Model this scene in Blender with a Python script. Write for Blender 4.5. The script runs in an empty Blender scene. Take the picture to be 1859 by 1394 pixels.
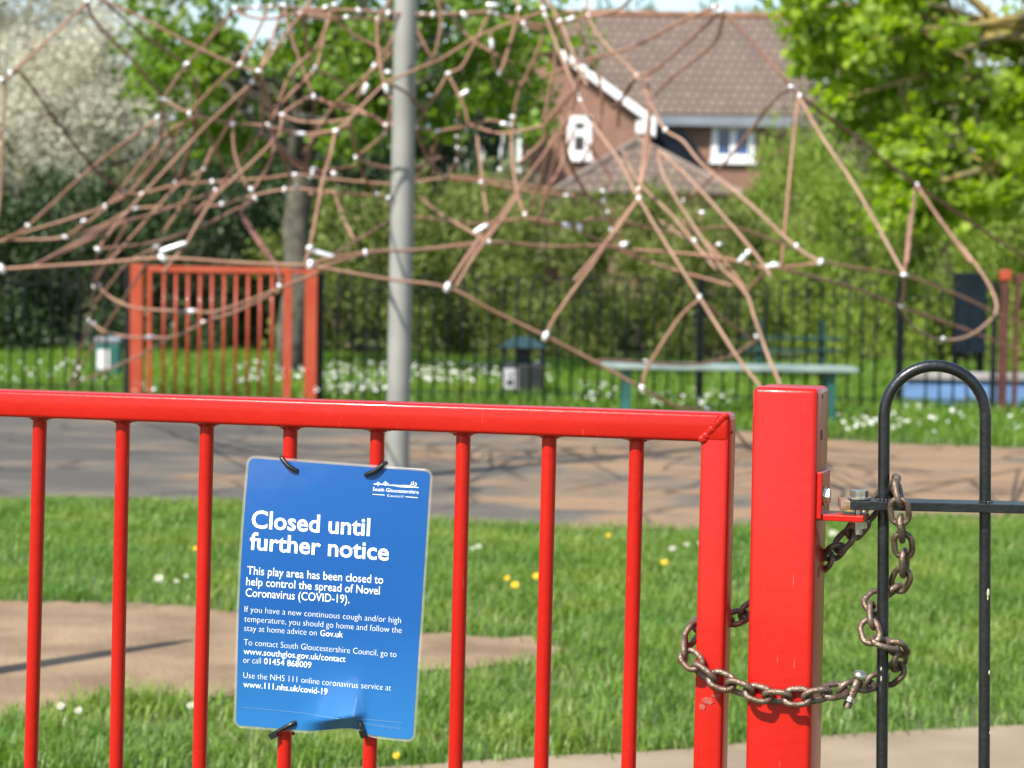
import bpy, bmesh, math, random
import numpy as np
from mathutils import Vector, Matrix

sc = bpy.context.scene
COL = sc.collection
R = math.radians

# ------------------------------------------------------------------ camera
F_PX, CX, CY = 4250.0, 929.5, 697.0          # focal length and centre, in pixels of the 1859 x 1394 photograph
CAM = Vector((0, 0, 1.17))
PITCH, ROLL = math.atan(246 / F_PX), R(0.9)
_R0, _U0 = Vector((1, 0, 0)), Vector((0, math.sin(PITCH), math.cos(PITCH)))
_F = Vector((0, math.cos(PITCH), -math.sin(PITCH)))
_Rv = math.cos(ROLL) * _R0 + math.sin(ROLL) * _U0
_Uv = -math.sin(ROLL) * _R0 + math.cos(ROLL) * _U0
cd = bpy.data.cameras.new('camera')
cam = bpy.data.objects.new('camera', cd)
COL.objects.link(cam)
cam.matrix_world = Matrix(((_Rv.x, _Uv.x, -_F.x, CAM.x), (_Rv.y, _Uv.y, -_F.y, CAM.y), (_Rv.z, _Uv.z, -_F.z, CAM.z), (0, 0, 0, 1)))
cd.sensor_width = 36
cd.lens = F_PX / 1859 * 36
cd.clip_start, cd.clip_end = 0.05, 2000
cd.dof.use_dof = True
cd.dof.focus_distance = 2.56
cd.dof.aperture_fstop = 10.2
sc.camera = cam

# ------------------------------------------------------------------ sky, sun, exposure
SUN_AZ, SUN_EL = R(40), R(48)                 # azimuth: to the left of straight behind the camera
sdir = Vector((-math.sin(SUN_AZ) * math.cos(SUN_EL), -math.cos(SUN_AZ) * math.cos(SUN_EL), math.sin(SUN_EL)))
w = bpy.data.worlds.new('World')
sc.world = w
w.use_nodes = True
nt = w.node_tree
sky = nt.nodes.new('ShaderNodeTexSky')
sky.sky_type = 'NISHITA'
sky.sun_disc = False
sky.sun_elevation = SUN_EL
sky.sun_rotation = math.atan2(sdir.x, sdir.y) % (2 * math.pi)
bg = nt.nodes['Background']
bg.inputs['Strength'].default_value = 0.12
nt.links.new(sky.outputs[0], bg.inputs[0])
sl = bpy.data.lights.new('sun', 'SUN')
sl.energy = 4.6
sl.angle = R(0.5)
sl.color = (1, 0.95, 0.87)
sun = bpy.data.objects.new('sun', sl)
COL.objects.link(sun)
sun.rotation_euler = sdir.to_track_quat('Z', 'Y').to_euler()
sun.location = (-8, -8, 12)
sc.view_settings.view_transform = 'Standard'
sc.view_settings.look = 'None'
sc.view_settings.exposure = 0.9
sc.view_settings.gamma = 1
sc.cycles.max_bounces = 6
sc.cycles.transparent_max_bounces = 12
sc.cycles.use_adaptive_sampling = True


# ------------------------------------------------------------------ helpers
def ray(x, y):
    return _F + (float(x) - CX) / F_PX * _Rv - (float(y) - CY) / F_PX * _Uv

def at(x, y, Y):
    d = ray(x, y)
    return CAM + d * (float(Y) / d.y)

def gp(x, y, z=0.0):
    d = ray(x, y)
    return CAM + d * ((float(z) - CAM.z) / d.z)

class Plane:
    """vertical plane through p, rotated by th about Z; n points to the camera's side"""
    def __init__(s, p, th):
        s.p = p
        s.u = Vector((math.cos(th), -math.sin(th), 0))
        s.n = Vector((-math.sin(th), -math.cos(th), 0))
    def at(s, x, y, off=0.0):
        d = ray(x, y)
        p = s.p + s.n * off
        return CAM + d * ((p - CAM).dot(s.n) / d.dot(s.n))

def tag(o, label=None, cat=None, group=None, kind=None):
    if label: o['label'] = label
    if cat: o['category'] = cat
    if group: o['group'] = group
    if kind: o['kind'] = kind
    return o

def empty(name, loc, label, cat, group=None):
    o = bpy.data.objects.new(name, None)
    o.empty_display_size = 0.1
    o.location = loc
    COL.objects.link(o)
    return tag(o, label, cat, group)

def link(name, me, mat, parent=None, smooth=False):
    """mesh given in world coordinates; kept there under an unrotated parent"""
    o = bpy.data.objects.new(name, me)
    if mat is not None:
        me.materials.append(mat)
    if smooth:
        me.shade_smooth()
    COL.objects.link(o)
    if parent is not None:
        o.parent = parent
        off = Vector((0, 0, 0))
        q = parent
        while q is not None:
            off += q.location
            q = q.parent
        me.transform(Matrix.Translation(-off))
    return o

def mesh_np(name, verts, faces):
    """verts (N,3), faces (M,k) arrays"""
    me = bpy.data.meshes.new(name)
    verts = np.asarray(verts, dtype=np.float32)
    faces = np.asarray(faces, dtype=np.int32)
    m, k = faces.shape
    me.vertices.add(len(verts)); me.vertices.foreach_set('co', verts.ravel())
    me.loops.add(m * k); me.loops.foreach_set('vertex_index', faces.ravel())
    me.polygons.add(m); me.polygons.foreach_set('loop_start', np.arange(0, m * k, k, dtype=np.int32))
    me.update(calc_edges=True)
    return me

class MB:
    def __init__(s):
        s.bm = bmesh.new()
    def box(s, c, ax, ay, az, bevel=0.0, seg=2):
        """centre c, half-axis vectors"""
        c, ax, ay, az = Vector(c), Vector(ax), Vector(ay), Vector(az)
        vs = [s.bm.verts.new(c + i * ax + j * ay + k * az) for k in (-1, 1) for j in (-1, 1) for i in (-1, 1)]
        fs = [s.bm.faces.new([vs[q] for q in f]) for f in ((0, 2, 3, 1), (4, 5, 7, 6), (0, 1, 5, 4), (2, 6, 7, 3), (0, 4, 6, 2), (1, 3, 7, 5))]
        if bevel > 0:
            es = list({e for f in fs for e in f.edges})
            bmesh.ops.bevel(s.bm, geom=es, offset=bevel, segments=seg, affect='EDGES', profile=0.5)
        return s
    def abox(s, x0, x1, y0, y1, z0, z1, bevel=0.0):
        return s.box(((x0 + x1) / 2, (y0 + y1) / 2, (z0 + z1) / 2), ((x1 - x0) / 2, 0, 0), (0, (y1 - y0) / 2, 0), (0, 0, (z1 - z0) / 2), bevel)
    def tube(s, pts, r, n=8, closed=False, cap=True):
        pts = [Vector(p) for p in pts]
        if not isinstance(r, (list, tuple)):
            r = [r] * len(pts)
        rings, up = [], None
        m = len(pts)
        for i, p in enumerate(pts):
            a = pts[(i - 1) % m] if (closed or i > 0) else p
            b = pts[(i + 1) % m] if (closed or i < m - 1) else p
            t = (b - a).normalized()
            if up is None:
                up = t.orthogonal().normalized()
            up = (up - t * up.dot(t)).normalized()
            v = t.cross(up)
            rings.append([s.bm.verts.new(p + r[i] * (math.cos(2 * math.pi * k / n) * up + math.sin(2 * math.pi * k / n) * v)) for k in range(n)])
        for i in range(m if closed else m - 1):
            A, B = rings[i], rings[(i + 1) % m]
            sh = 0
            if closed and i == m - 1:
                sh = min(range(n), key=lambda q: (A[0].co - B[q].co).length)
            for k in range(n):
                s.bm.faces.new((A[k], A[(k + 1) % n], B[(k + 1 + sh) % n], B[(k + sh) % n]))
        if cap and not closed:
            s.bm.faces.new(rings[0][::-1]); s.bm.faces.new(rings[-1])
        return s
    def ball(s, c, r, sub=2, scale=(1, 1, 1), rot=None):
        m = Matrix.Translation(c) @ (rot.to_4x4() if rot else Matrix()) @ Matrix.Diagonal((*scale, 1))
        bmesh.ops.create_icosphere(s.bm, subdivisions=sub, radius=r, matrix=m)
        return s
    def poly(s, pts, thick=None):
        vs = [s.bm.verts.new(p) for p in pts]
        f = s.bm.faces.new(vs)
        if thick is not None:
            g = bmesh.ops.extrude_face_region(s.bm, geom=[f])
            for v in g['geom']:
                if isinstance(v, bmesh.types.BMVert):
                    v.co += Vector(thick)
        return s
    def build(s, name, mat, parent=None, smooth=False, angle=None):
        bmesh.ops.recalc_face_normals(s.bm, faces=s.bm.faces)
        me = bpy.data.meshes.new(name)
        s.bm.to_mesh(me); s.bm.free()
        o = link(name, me, mat, parent, smooth)
        if smooth and angle:
            me.set_sharp_from_angle(angle=R(angle))
        return o

def nodes(name):
    m = bpy.data.materials.new(name)
    m.use_nodes = True
    t = m.node_tree
    return m, t, t.nodes['Principled BSDF']

def mat(name, col, rough=0.6, metal=0.0, var=0.0, scale=8.0, col2=None, bump=0.0, bscale=None, coat=0.0, spec=0.5, detail=5, lo=0.35, hi=0.65):
    """principled with noise between col and col2 (or darker/lighter col) and noise bump"""
    m, t, b = nodes(name)
    b.inputs['Roughness'].default_value = rough
    b.inputs['Metallic'].default_value = metal
    b.inputs['Coat Weight'].default_value = coat
    b.inputs['Coat Roughness'].default_value = 0.08
    b.inputs['Specular IOR Level'].default_value = spec
    b.inputs['Base Color'].default_value = (*col, 1)
    tc = t.nodes.new('ShaderNodeTexCoord')
    if var > 0 or col2:
        n = t.nodes.new('ShaderNodeTexNoise')
        n.inputs['Scale'].default_value = scale
        n.inputs['Detail'].default_value = detail
        t.links.new(tc.outputs['Object'], n.inputs['Vector'])
        cr = t.nodes.new('ShaderNodeValToRGB')
        a, c = (col, col2) if col2 else (tuple(x * (1 - var) for x in col), tuple(min(1, x * (1 + var)) for x in col))
        cr.color_ramp.elements[0].color = (*a, 1); cr.color_ramp.elements[0].position = lo
        cr.color_ramp.elements[1].color = (*c, 1); cr.color_ramp.elements[1].position = hi
        t.links.new(n.outputs['Fac'], cr.inputs[0])
        t.links.new(cr.outputs[0], b.inputs['Base Color'])
    if bump > 0:
        n2 = t.nodes.new('ShaderNodeTexNoise')
        n2.inputs['Scale'].default_value = bscale or scale * 4
        n2.inputs['Detail'].default_value = 4
        t.links.new(tc.outputs['Object'], n2.inputs['Vector'])
        bp = t.nodes.new('ShaderNodeBump')
        bp.inputs['Strength'].default_value = bump
        bp.inputs['Distance'].default_value = 0.01
        t.links.new(n2.outputs['Fac'], bp.inputs['Height'])
        t.links.new(bp.outputs[0], b.inputs['Normal'])
    return m

def leaf_mat(name, a, b_, trans=0.35, rough=0.5, c_=None):
    """leaf: colour varies from leaf to leaf, part of the light passes through"""
    m, t, b = nodes(name)
    out = t.nodes['Material Output']
    g = t.nodes.new('ShaderNodeNewGeometry')
    cr = t.nodes.new('ShaderNodeValToRGB')
    cr.color_ramp.elements[0].color = (*a, 1)
    cr.color_ramp.elements[1].color = (*b_, 1)
    if c_:
        e = cr.color_ramp.elements.new(0.86); e.color = (*b_, 1)
        cr.color_ramp.elements[2].color = (*c_, 1)
    t.links.new(g.outputs['Random Per Island'], cr.inputs[0])
    b.inputs['Roughness'].default_value = rough
    b.inputs['Specular IOR Level'].default_value = 0.35
    t.links.new(cr.outputs[0], b.inputs['Base Color'])
    tr = t.nodes.new('ShaderNodeBsdfTranslucent')
    hs = t.nodes.new('ShaderNodeHueSaturation')
    hs.inputs['Value'].default_value = 1.5
    hs.inputs['Saturation'].default_value = 1.15
    t.links.new(cr.outputs[0], hs.inputs['Color'])
    t.links.new(hs.outputs[0], tr.inputs['Color'])
    mx = t.nodes.new('ShaderNodeMixShader')
    mx.inputs[0].default_value = trans
    t.links.new(b.outputs[0], mx.inputs[1]); t.links.new(tr.outputs[0], mx.inputs[2])
    t.links.new(mx.outputs[0], out.inputs['Surface'])
    return m

def patchy(m):
    t = m.node_tree
    cr = [n for n in t.nodes if n.type == 'VALTORGB'][0]
    tc = t.nodes.new('ShaderNodeTexCoord'); n = t.nodes.new('ShaderNodeTexNoise'); n.inputs['Scale'].default_value = 1.7; n.inputs['Detail'].default_value = 5
    t.links.new(tc.outputs['Object'], n.inputs['Vector'])
    r = t.nodes.new('ShaderNodeValToRGB')
    r.color_ramp.elements[0].position = 0.36; r.color_ramp.elements[0].color = (0.72, 0.86, 0.80, 1)
    r.color_ramp.elements[1].position = 0.66; r.color_ramp.elements[1].color = (1.22, 1.08, 1.1, 1)
    t.links.new(n.outputs['Fac'], r.inputs[0])
    mx = t.nodes.new('ShaderNodeMix'); mx.data_type = 'RGBA'; mx.blend_type = 'MULTIPLY'; mx.inputs[0].default_value = 1
    outs = [l.to_socket for l in cr.outputs[0].links]
    t.links.new(cr.outputs[0], mx.inputs[6]); t.links.new(r.outputs[0], mx.inputs[7])
    for o in outs:
        t.links.new(mx.outputs[2], o)

def red_paint(name, base=(0.42, 0.0085, 0.0045), wear=True):
    m, t, b = nodes(name)
    b.inputs['Roughness'].default_value = 0.34
    b.inputs['Coat Weight'].default_value = 0.22
    b.inputs['Coat Roughness'].default_value = 0.07
    b.inputs['Specular IOR Level'].default_value = 0.22
    tc = t.nodes.new('ShaderNodeTexCoord')
    n = t.nodes.new('ShaderNodeTexNoise'); n.inputs['Scale'].default_value = 6; n.inputs['Detail'].default_value = 6
    t.links.new(tc.outputs['Object'], n.inputs['Vector'])
    cr = t.nodes.new('ShaderNodeValToRGB')
    cr.color_ramp.elements[0].color = (base[0] * 0.92, base[1] * 0.9, base[2] * 0.9, 1); cr.color_ramp.elements[0].position = 0.35
    cr.color_ramp.elements[1].color = (base[0] * 1.04, base[1] * 1.35, base[2] * 1.4, 1); cr.color_ramp.elements[1].position = 0.7
    t.links.new(n.outputs['Fac'], cr.inputs[0])
    # thin pale scratches and rubbed spots
    mp = t.nodes.new('ShaderNodeMapping'); mp.inputs['Rotation'].default_value = (0, -0.6, 0); mp.inputs['Scale'].default_value = (420, 90, 26)
    t.links.new(tc.outputs['Object'], mp.inputs['Vector'])
    s = t.nodes.new('ShaderNodeTexNoise'); s.inputs['Scale'].default_value = 1.0; s.inputs['Detail'].default_value = 2
    t.links.new(mp.outputs[0], s.inputs['Vector'])
    cs = t.nodes.new('ShaderNodeValToRGB')
    cs.color_ramp.elements[0].position = 0.72; cs.color_ramp.elements[0].color = (0, 0, 0, 1)
    cs.color_ramp.elements[1].position = 0.77; cs.color_ramp.elements[1].color = (1, 1, 1, 1)
    t.links.new(s.outputs['Fac'], cs.inputs[0])
    mx = t.nodes.new('ShaderNodeMix'); mx.data_type = 'RGBA'
    ml = t.nodes.new('ShaderNodeMath'); ml.operation = 'MULTIPLY'; ml.inputs[1].default_value = 0.40 if wear else 0.0
    t.links.new(cs.outputs[0], ml.inputs[0])
    t.links.new(ml.outputs[0], mx.inputs[0])
    t.links.new(cr.outputs[0], mx.inputs[6]); mx.inputs[7].default_value = (0.55, 0.15, 0.11, 1)
    t.links.new(mx.outputs[2], b.inputs['Base Color'])
    # faint orange peel
    n2 = t.nodes.new('ShaderNodeTexNoise'); n2.inputs['Scale'].default_value = 90; n2.inputs['Detail'].default_value = 3
    t.links.new(tc.outputs['Object'], n2.inputs['Vector'])
    bp = t.nodes.new('ShaderNodeBump'); bp.inputs['Strength'].default_value = 0.12; bp.inputs['Distance'].default_value = 0.004
    t.links.new(n2.outputs['Fac'], bp.inputs['Height']); t.links.new(bp.outputs[0], b.inputs['Normal'])
    return m

M = {}
M['red'] = red_paint('red_gloss_paint')
M['red_far'] = red_paint('red_weathered_paint', (0.36, 0.056, 0.026), False)
M['red_shaded'] = mat('shaded_red_paint', (0.075, 0.020, 0.014), 0.7, var=0.3, scale=6)  # darker red: shade on the right-hand far gate put into its colour
M['black'] = mat('black_paint', (0.008, 0.009, 0.010), 0.36, var=0.4, scale=30, bump=0.1, bscale=160, coat=0.25)
M['black_far'] = mat('black_fence_paint', (0.010, 0.013, 0.013), 0.7, var=0.3, scale=5, spec=0.2)
M['rust_chain'] = mat('brown_rusty_steel', (0.115, 0.066, 0.042), 0.40, 0.6, col2=(0.215, 0.165, 0.125), scale=70, bump=0.25, bscale=400, lo=0.38, hi=0.62)
M['zinc'] = mat('zinc_plated_steel', (0.55, 0.52, 0.46), 0.32, 0.9, var=0.25, scale=120)
M['bare_rust'] = mat('bare_rusting_end', (0.22, 0.09, 0.035), 0.7, 0.3, col2=(0.30, 0.24, 0.18), scale=160)
M['tie'] = mat('black_nylon', (0.012, 0.012, 0.013), 0.35, var=0.3, scale=60)
M['galv'] = mat('galvanised_mast', (0.245, 0.245, 0.22), 0.55, 0.1, var=0.14, scale=3.5)
M['rope'] = mat('red_brown_rope', (0.225, 0.110, 0.068), 0.7, col2=(0.32, 0.178, 0.114), scale=5, bump=0.4, bscale=90)
M['rope_lit'] = mat('sunlit_rope', (0.25, 0.140, 0.090), 0.7, col2=(0.34, 0.21, 0.14), scale=5, bump=0.4, bscale=90)  # paler copy of the rope colour: sunlight on these ropes put in
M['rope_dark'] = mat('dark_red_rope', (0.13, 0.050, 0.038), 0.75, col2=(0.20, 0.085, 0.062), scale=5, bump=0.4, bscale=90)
M['alu'] = mat('bright_aluminium', (0.75, 0.75, 0.76), 0.32, 0.3, var=0.05, scale=20)
M['green'] = mat('teal_green_paint', (0.014, 0.095, 0.075), 0.5, var=0.25, scale=6)
M['green_shaded'] = mat('shaded_green_paint', (0.006, 0.045, 0.036), 0.6, var=0.25, scale=6)  # darker copy of the green: shade on the far bench coloured in
M['green_seat'] = mat('pale_green_plank', (0.20, 0.26, 0.23), 0.35, var=0.2, scale=6)
M['bin_dark'] = mat('dark_plastic', (0.012, 0.016, 0.016), 0.5, var=0.3, scale=9)
M['bin_lid'] = mat('blue_green_lid', (0.014, 0.042, 0.050), 0.5, var=0.25, scale=9)
M['white_label'] = mat('white_label', (0.6, 0.6, 0.58), 0.5, var=0.08, scale=20)
M['grey_label'] = mat('grey_label', (0.42, 0.41, 0.43), 0.5, var=0.2, scale=40)
M['navy'] = mat('navy_board', (0.018, 0.03, 0.05), 0.5, var=0.3, scale=7)
M['blue_edge'] = mat('blue_edging', (0.13, 0.24, 0.46), 0.6, var=0.2, scale=5)
M['pale_edge'] = mat('pale_coping', (0.30, 0.28, 0.27), 0.8, var=0.2, scale=5)
M['soil'] = mat('soil_and_thatch', (0.045, 0.075, 0.016), 0.95, col2=(0.09, 0.11, 0.035), scale=5, bump=0.6, bscale=60)
M['concrete'] = mat('pale_concrete', (0.205, 0.155, 0.098), 0.9, col2=(0.28, 0.215, 0.14), scale=3, bump=0.4, bscale=160)
M['earth'] = mat('worn_sandy_earth', (0.160, 0.104, 0.056), 0.95, col2=(0.275, 0.190, 0.110), scale=3.5, bump=0.8, bscale=55, detail=9)
M['white'] = mat('white_joinery', (0.78, 0.78, 0.77), 0.45, var=0.05, scale=3)
M['glass_blue'] = mat('dark_blue_window', (0.03, 0.07, 0.19), 0.08, var=0.3, scale=1.5, spec=0.6)
M['glass_dark'] = mat('dark_window', (0.03, 0.025, 0.03), 0.1, var=0.3, scale=1.5)
M['glass_pale'] = mat('pale_green_glazing', (0.12, 0.155, 0.11), 0.15, var=0.25, scale=1.2)
M['fittings_and_shade'] = mat('dark_fittings_and_shade', (0.006, 0.008, 0.012), 0.9, var=0.3, scale=2, spec=0.05)  # near-black for vent and anchors, and for the shade slab by the wing
M['fascia'] = mat('grey_fascia', (0.18, 0.20, 0.23), 0.5, var=0.1, scale=2)
M['bark'] = mat('grey_bark', (0.036, 0.032, 0.022), 0.9, col2=(0.12, 0.11, 0.08), scale=9, bump=0.8, bscale=26)
M['bark_lichen'] = mat('lichen_bark', (0.10, 0.085, 0.05), 0.9, col2=(0.30, 0.22, 0.05), scale=7, bump=0.6, bscale=26)
M['twig'] = mat('dark_twig', (0.075, 0.06, 0.045), 0.9, var=0.3, scale=9)
M['leaf_spring'] = leaf_mat('fresh_spring_leaf', (0.070, 0.140, 0.013), (0.195, 0.305, 0.030), 0.42)
M['leaf_maple'] = leaf_mat('bright_maple_leaf', (0.15, 0.24, 0.022), (0.35, 0.47, 0.055), 0.55)
M['leaf_hedge'] = leaf_mat('hedge_leaf', (0.13, 0.20, 0.026), (0.27, 0.36, 0.058), 0.4)
M['leaf_bramble'] = leaf_mat('olive_bramble_leaf', (0.085, 0.120, 0.022), (0.20, 0.26, 0.055), 0.35, 0.5, (0.26, 0.20, 0.10))
M['leaf_dark'] = leaf_mat('dark_evergreen_leaf', (0.012, 0.028, 0.008), (0.045, 0.082, 0.020), 0.15)
M['leaf_olive'] = leaf_mat('thin_grey_green_leaf', (0.11, 0.11, 0.055), (0.25, 0.235, 0.13), 0.3)
M['blossom'] = leaf_mat('cream_blossom', (0.38, 0.365, 0.27), (0.70, 0.68, 0.56), 0.35, 0.7)
M['leaf_far'] = leaf_mat('pale_distant_leaf', (0.09, 0.14, 0.06), (0.20, 0.26, 0.12), 0.3)
M['grass'] = leaf_mat('lawn_blade', (0.088, 0.170, 0.020), (0.205, 0.325, 0.056), 0.4, 0.42, (0.36, 0.37, 0.17))
M['grass_far'] = leaf_mat('rough_grass_blade', (0.085, 0.170, 0.018), (0.190, 0.310, 0.045), 0.4, 0.45)
patchy(M['grass']); patchy(M['grass_far'])
M['petal'] = leaf_mat('white_petal', (0.50, 0.50, 0.44), (0.70, 0.70, 0.64), 0.2)
M['yellow'] = mat('yellow_floret', (0.72, 0.46, 0.02), 0.7, var=0.15, scale=300)
M['stalk'] = mat('green_stalk', (0.10, 0.18, 0.04), 0.7, var=0.2, scale=50)

def brick_mat(name, c1, c2, mortar, bw, bh, msize, zscale=1.0, bump=0.0):
    m, t, b = nodes(name)
    b.inputs['Roughness'].default_value = 0.85
    tc = t.nodes.new('ShaderNodeTexCoord')
    sp = t.nodes.new('ShaderNodeSeparateXYZ'); cb = t.nodes.new('ShaderNodeCombineXYZ')
    t.links.new(tc.outputs['Object'], sp.inputs[0])
    ad = t.nodes.new('ShaderNodeMath'); ad.operation = 'MULTIPLY_ADD'; ad.inputs[1].default_value = zscale; ad.inputs[2].default_value = 0
    t.links.new(sp.outputs['Z'], ad.inputs[0])
    a2 = t.nodes.new('ShaderNodeMath'); a2.operation = 'ADD'
    t.links.new(sp.outputs['X'], a2.inputs[0])
    if zscale == 1.0:
        t.links.new(sp.outputs['Y'], a2.inputs[1])
    else:
        a2.inputs[1].default_value = 0
    t.links.new(a2.outputs[0], cb.inputs[0]); t.links.new(ad.outputs[0], cb.inputs[1])
    br = t.nodes.new('ShaderNodeTexBrick')
    br.inputs['Color1'].default_value = (*c1, 1); br.inputs['Color2'].default_value = (*c2, 1); br.inputs['Mortar'].default_value = (*mortar, 1)
    br.inputs['Scale'].default_value = 1; br.inputs['Brick Width'].default_value = bw; br.inputs['Row Height'].default_value = bh
    br.inputs['Mortar Size'].default_value = msize
    br.inputs['Mortar Smooth'].default_value = 0.3
    t.links.new(cb.outputs[0], br.inputs['Vector'])
    n = t.nodes.new('ShaderNodeTexNoise'); n.inputs['Scale'].default_value = 1.3; n.inputs['Detail'].default_value = 5
    t.links.new(tc.outputs['Object'], n.inputs['Vector'])
    mr = t.nodes.new('ShaderNodeMapRange'); mr.inputs[3].default_value = 0.75; mr.inputs[4].default_value = 1.25
    t.links.new(n.outputs['Fac'], mr.inputs[0])
    mx = t.nodes.new('ShaderNodeVectorMath'); mx.operation = 'SCALE'
    t.links.new(br.outputs['Color'], mx.inputs[0]); t.links.new(mr.outputs[0], mx.inputs['Scale'])
    t.links.new(mx.outputs[0], b.inputs['Base Color'])
    return m
M['brick'] = brick_mat('red_brick', (0.26, 0.115, 0.066), (0.19, 0.085, 0.052), (0.24, 0.18, 0.14), 0.225, 0.075, 0.012)
M['tile'] = brick_mat('brown_roof_tile', (0.165, 0.118, 0.088), (0.135, 0.096, 0.074), (0.055, 0.042, 0.034), 0.26, 0.235, 0.030, 1.001)

def tarmac_mat():
    m, t, b = nodes('worn_tarmac_with_sand')
    b.inputs['Roughness'].default_value = 0.9
    tc = t.nodes.new('ShaderNodeTexCoord')
    n = t.nodes.new('ShaderNodeTexNoise'); n.inputs['Scale'].default_value = 1.6; n.inputs['Detail'].default_value = 7; n.inputs['Roughness'].default_value = 0.65
    mp = t.nodes.new('ShaderNodeMapping'); mp.inputs['Scale'].default_value = (0.55, 1.0, 1)
    t.links.new(tc.outputs['Object'], mp.inputs[0]); t.links.new(mp.outputs[0], n.inputs['Vector'])
    # sand drifts: more of them towards the right-hand end of the strip
    sp = t.nodes.new('ShaderNodeSeparateXYZ'); t.links.new(tc.outputs['Object'], sp.inputs[0])
    gx = t.nodes.new('ShaderNodeMapRange'); gx.inputs[1].default_value = -2.5; gx.inputs[2].default_value = 2.2; gx.inputs[3].default_value = -0.12; gx.inputs[4].default_value = 0.13
    t.links.new(sp.outputs['X'], gx.inputs[0])
    ad = t.nodes.new('ShaderNodeMath'); ad.operation = 'ADD'
    t.links.new(n.outputs['Fac'], ad.inputs[0]); t.links.new(gx.outputs[0], ad.inputs[1])
    cr = t.nodes.new('ShaderNodeValToRGB')
    cr.color_ramp.elements[0].position = 0.36; cr.color_ramp.elements[0].color = (0.070, 0.063, 0.052, 1)
    cr.color_ramp.elements[1].position = 0.60; cr.color_ramp.elements[1].color = (0.235, 0.148, 0.080, 1)
    e = cr.color_ramp.elements.new(0.48); e.color = (0.112, 0.096, 0.074, 1)
    t.links.new(ad.outputs[0], cr.inputs[0])
    n2 = t.nodes.new('ShaderNodeTexNoise'); n2.inputs['Scale'].default_value = 45; n2.inputs['Detail'].default_value = 3
    t.links.new(tc.outputs['Object'], n2.inputs['Vector'])
    mr = t.nodes.new('ShaderNodeMapRange'); mr.inputs[3].default_value = 0.7; mr.inputs[4].default_value = 1.3
    t.links.new(n2.outputs['Fac'], mr.inputs[0])
    mx = t.nodes.new('ShaderNodeVectorMath'); mx.operation = 'SCALE'
    t.links.new(cr.outputs[0], mx.inputs[0]); t.links.new(mr.outputs[0], mx.inputs['Scale'])
    vo = t.nodes.new('ShaderNodeTexVoronoi'); vo.feature = 'DISTANCE_TO_EDGE'; vo.inputs['Scale'].default_value = 0.9
    nv = t.nodes.new('ShaderNodeTexNoise'); nv.inputs['Scale'].default_value = 3.0; nv.inputs['Detail'].default_value = 4
    av = t.nodes.new('ShaderNodeMix'); av.data_type = 'RGBA'; av.blend_type = 'ADD'; av.inputs[0].default_value = 0.35
    t.links.new(tc.outputs['Object'], nv.inputs['Vector']); t.links.new(tc.outputs['Object'], av.inputs[6]); t.links.new(nv.outputs['Color'], av.inputs[7])
    t.links.new(av.outputs[2], vo.inputs['Vector'])
    cm = t.nodes.new('ShaderNodeMapRange'); cm.inputs[1].default_value = 0.006; cm.inputs[2].default_value = 0.03; cm.inputs[3].default_value = 0.45; cm.inputs[4].default_value = 1.0
    t.links.new(vo.outputs['Distance'], cm.inputs[0])
    mc = t.nodes.new('ShaderNodeVectorMath'); mc.operation = 'SCALE'
    t.links.new(mx.outputs[0], mc.inputs[0]); t.links.new(cm.outputs[0], mc.inputs['Scale'])
    t.links.new(mc.outputs[0], b.inputs['Base Color'])
    bp = t.nodes.new('ShaderNodeBump'); bp.inputs['Strength'].default_value = 0.5; bp.inputs['Distance'].default_value = 0.01
    t.links.new(n2.outputs['Fac'], bp.inputs['Height']); t.links.new(bp.outputs[0], b.inputs['Normal'])
    return m
M['tarmac'] = tarmac_mat()

# ------------------------------------------------------------------ ground
def sheet(name, pts, z, m):
    o = MB().poly([(p[0], p[1], z) for p in pts]).build(name, m)
    if o.data.polygons[0].normal.z < 0:
        o.data.flip_normals()
    o['kind'] = 'structure'
    return o

def jag(pts, step, amp, seed):
    """closed outline with small irregular steps"""
    rnd = random.Random(seed)
    out = []
    for a, b in zip(pts, pts[1:] + pts[:1]):
        a, b = Vector(a[:2]), Vector(b[:2])
        n = max(1, int((b - a).length / step))
        for i in range(n):
            p = a.lerp(b, i / n)
            out.append((p.x + rnd.uniform(-amp, amp), p.y + rnd.uniform(-amp, amp)))
    return out

ground = MB().abox(-400, 400, -60, 700, -0.5, 0.0).build('ground', M['soil'])
ground['kind'] = 'structure'
g2 = lambda x, y: (gp(x, y).x, gp(x, y).y)
TARMAC = [(-9, 11.2), g2(-100, 910), g2(0, 914), g2(200, 915), g2(420, 920), g2(800, 955), g2(1000, 962), g2(1270, 962), g2(1500, 942), g2(1859, 938), g2(2100, 938), (9, 11.4),
          (9, 14.3), g2(2100, 812), g2(1859, 815), g2(1600, 805), g2(1500, 800), g2(1345, 783), g2(1100, 752), g2(800, 742), g2(400, 736), g2(0, 733), (-9, 16.6)]
TARMAC = jag(TARMAC, 0.12, 0.035, 4)
sheet('path', TARMAC, 0.004, M['tarmac'])
EARTH = [(-3.2, 8.6), g2(-60, 1092), g2(100, 1094), g2(350, 1104), g2(600, 1130), g2(800, 1152), g2(950, 1160), g2(1060, 1184), g2(960, 1208), g2(760, 1222), g2(560, 1255), g2(400, 1272), g2(230, 1268), g2(120, 1285), g2(0, 1312), g2(-100, 1330), (-3.2, 5.9)]
EARTH = jag(EARTH, 0.05, 0.04, 7)
sheet('worn_earth', EARTH, 0.005, M['earth'])
CONC = [(-6, 3.0), (-6, 5.35), g2(300, 1420), g2(840, 1394), g2(1190, 1372), g2(1500, 1342), g2(1859, 1326), g2(2300, 1308), (8, 7.4), (8, 3.0)]
CONC = jag(CONC, 0.1, 0.012, 9)
sheet('pavement', CONC, 0.012, M['concrete'])

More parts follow.
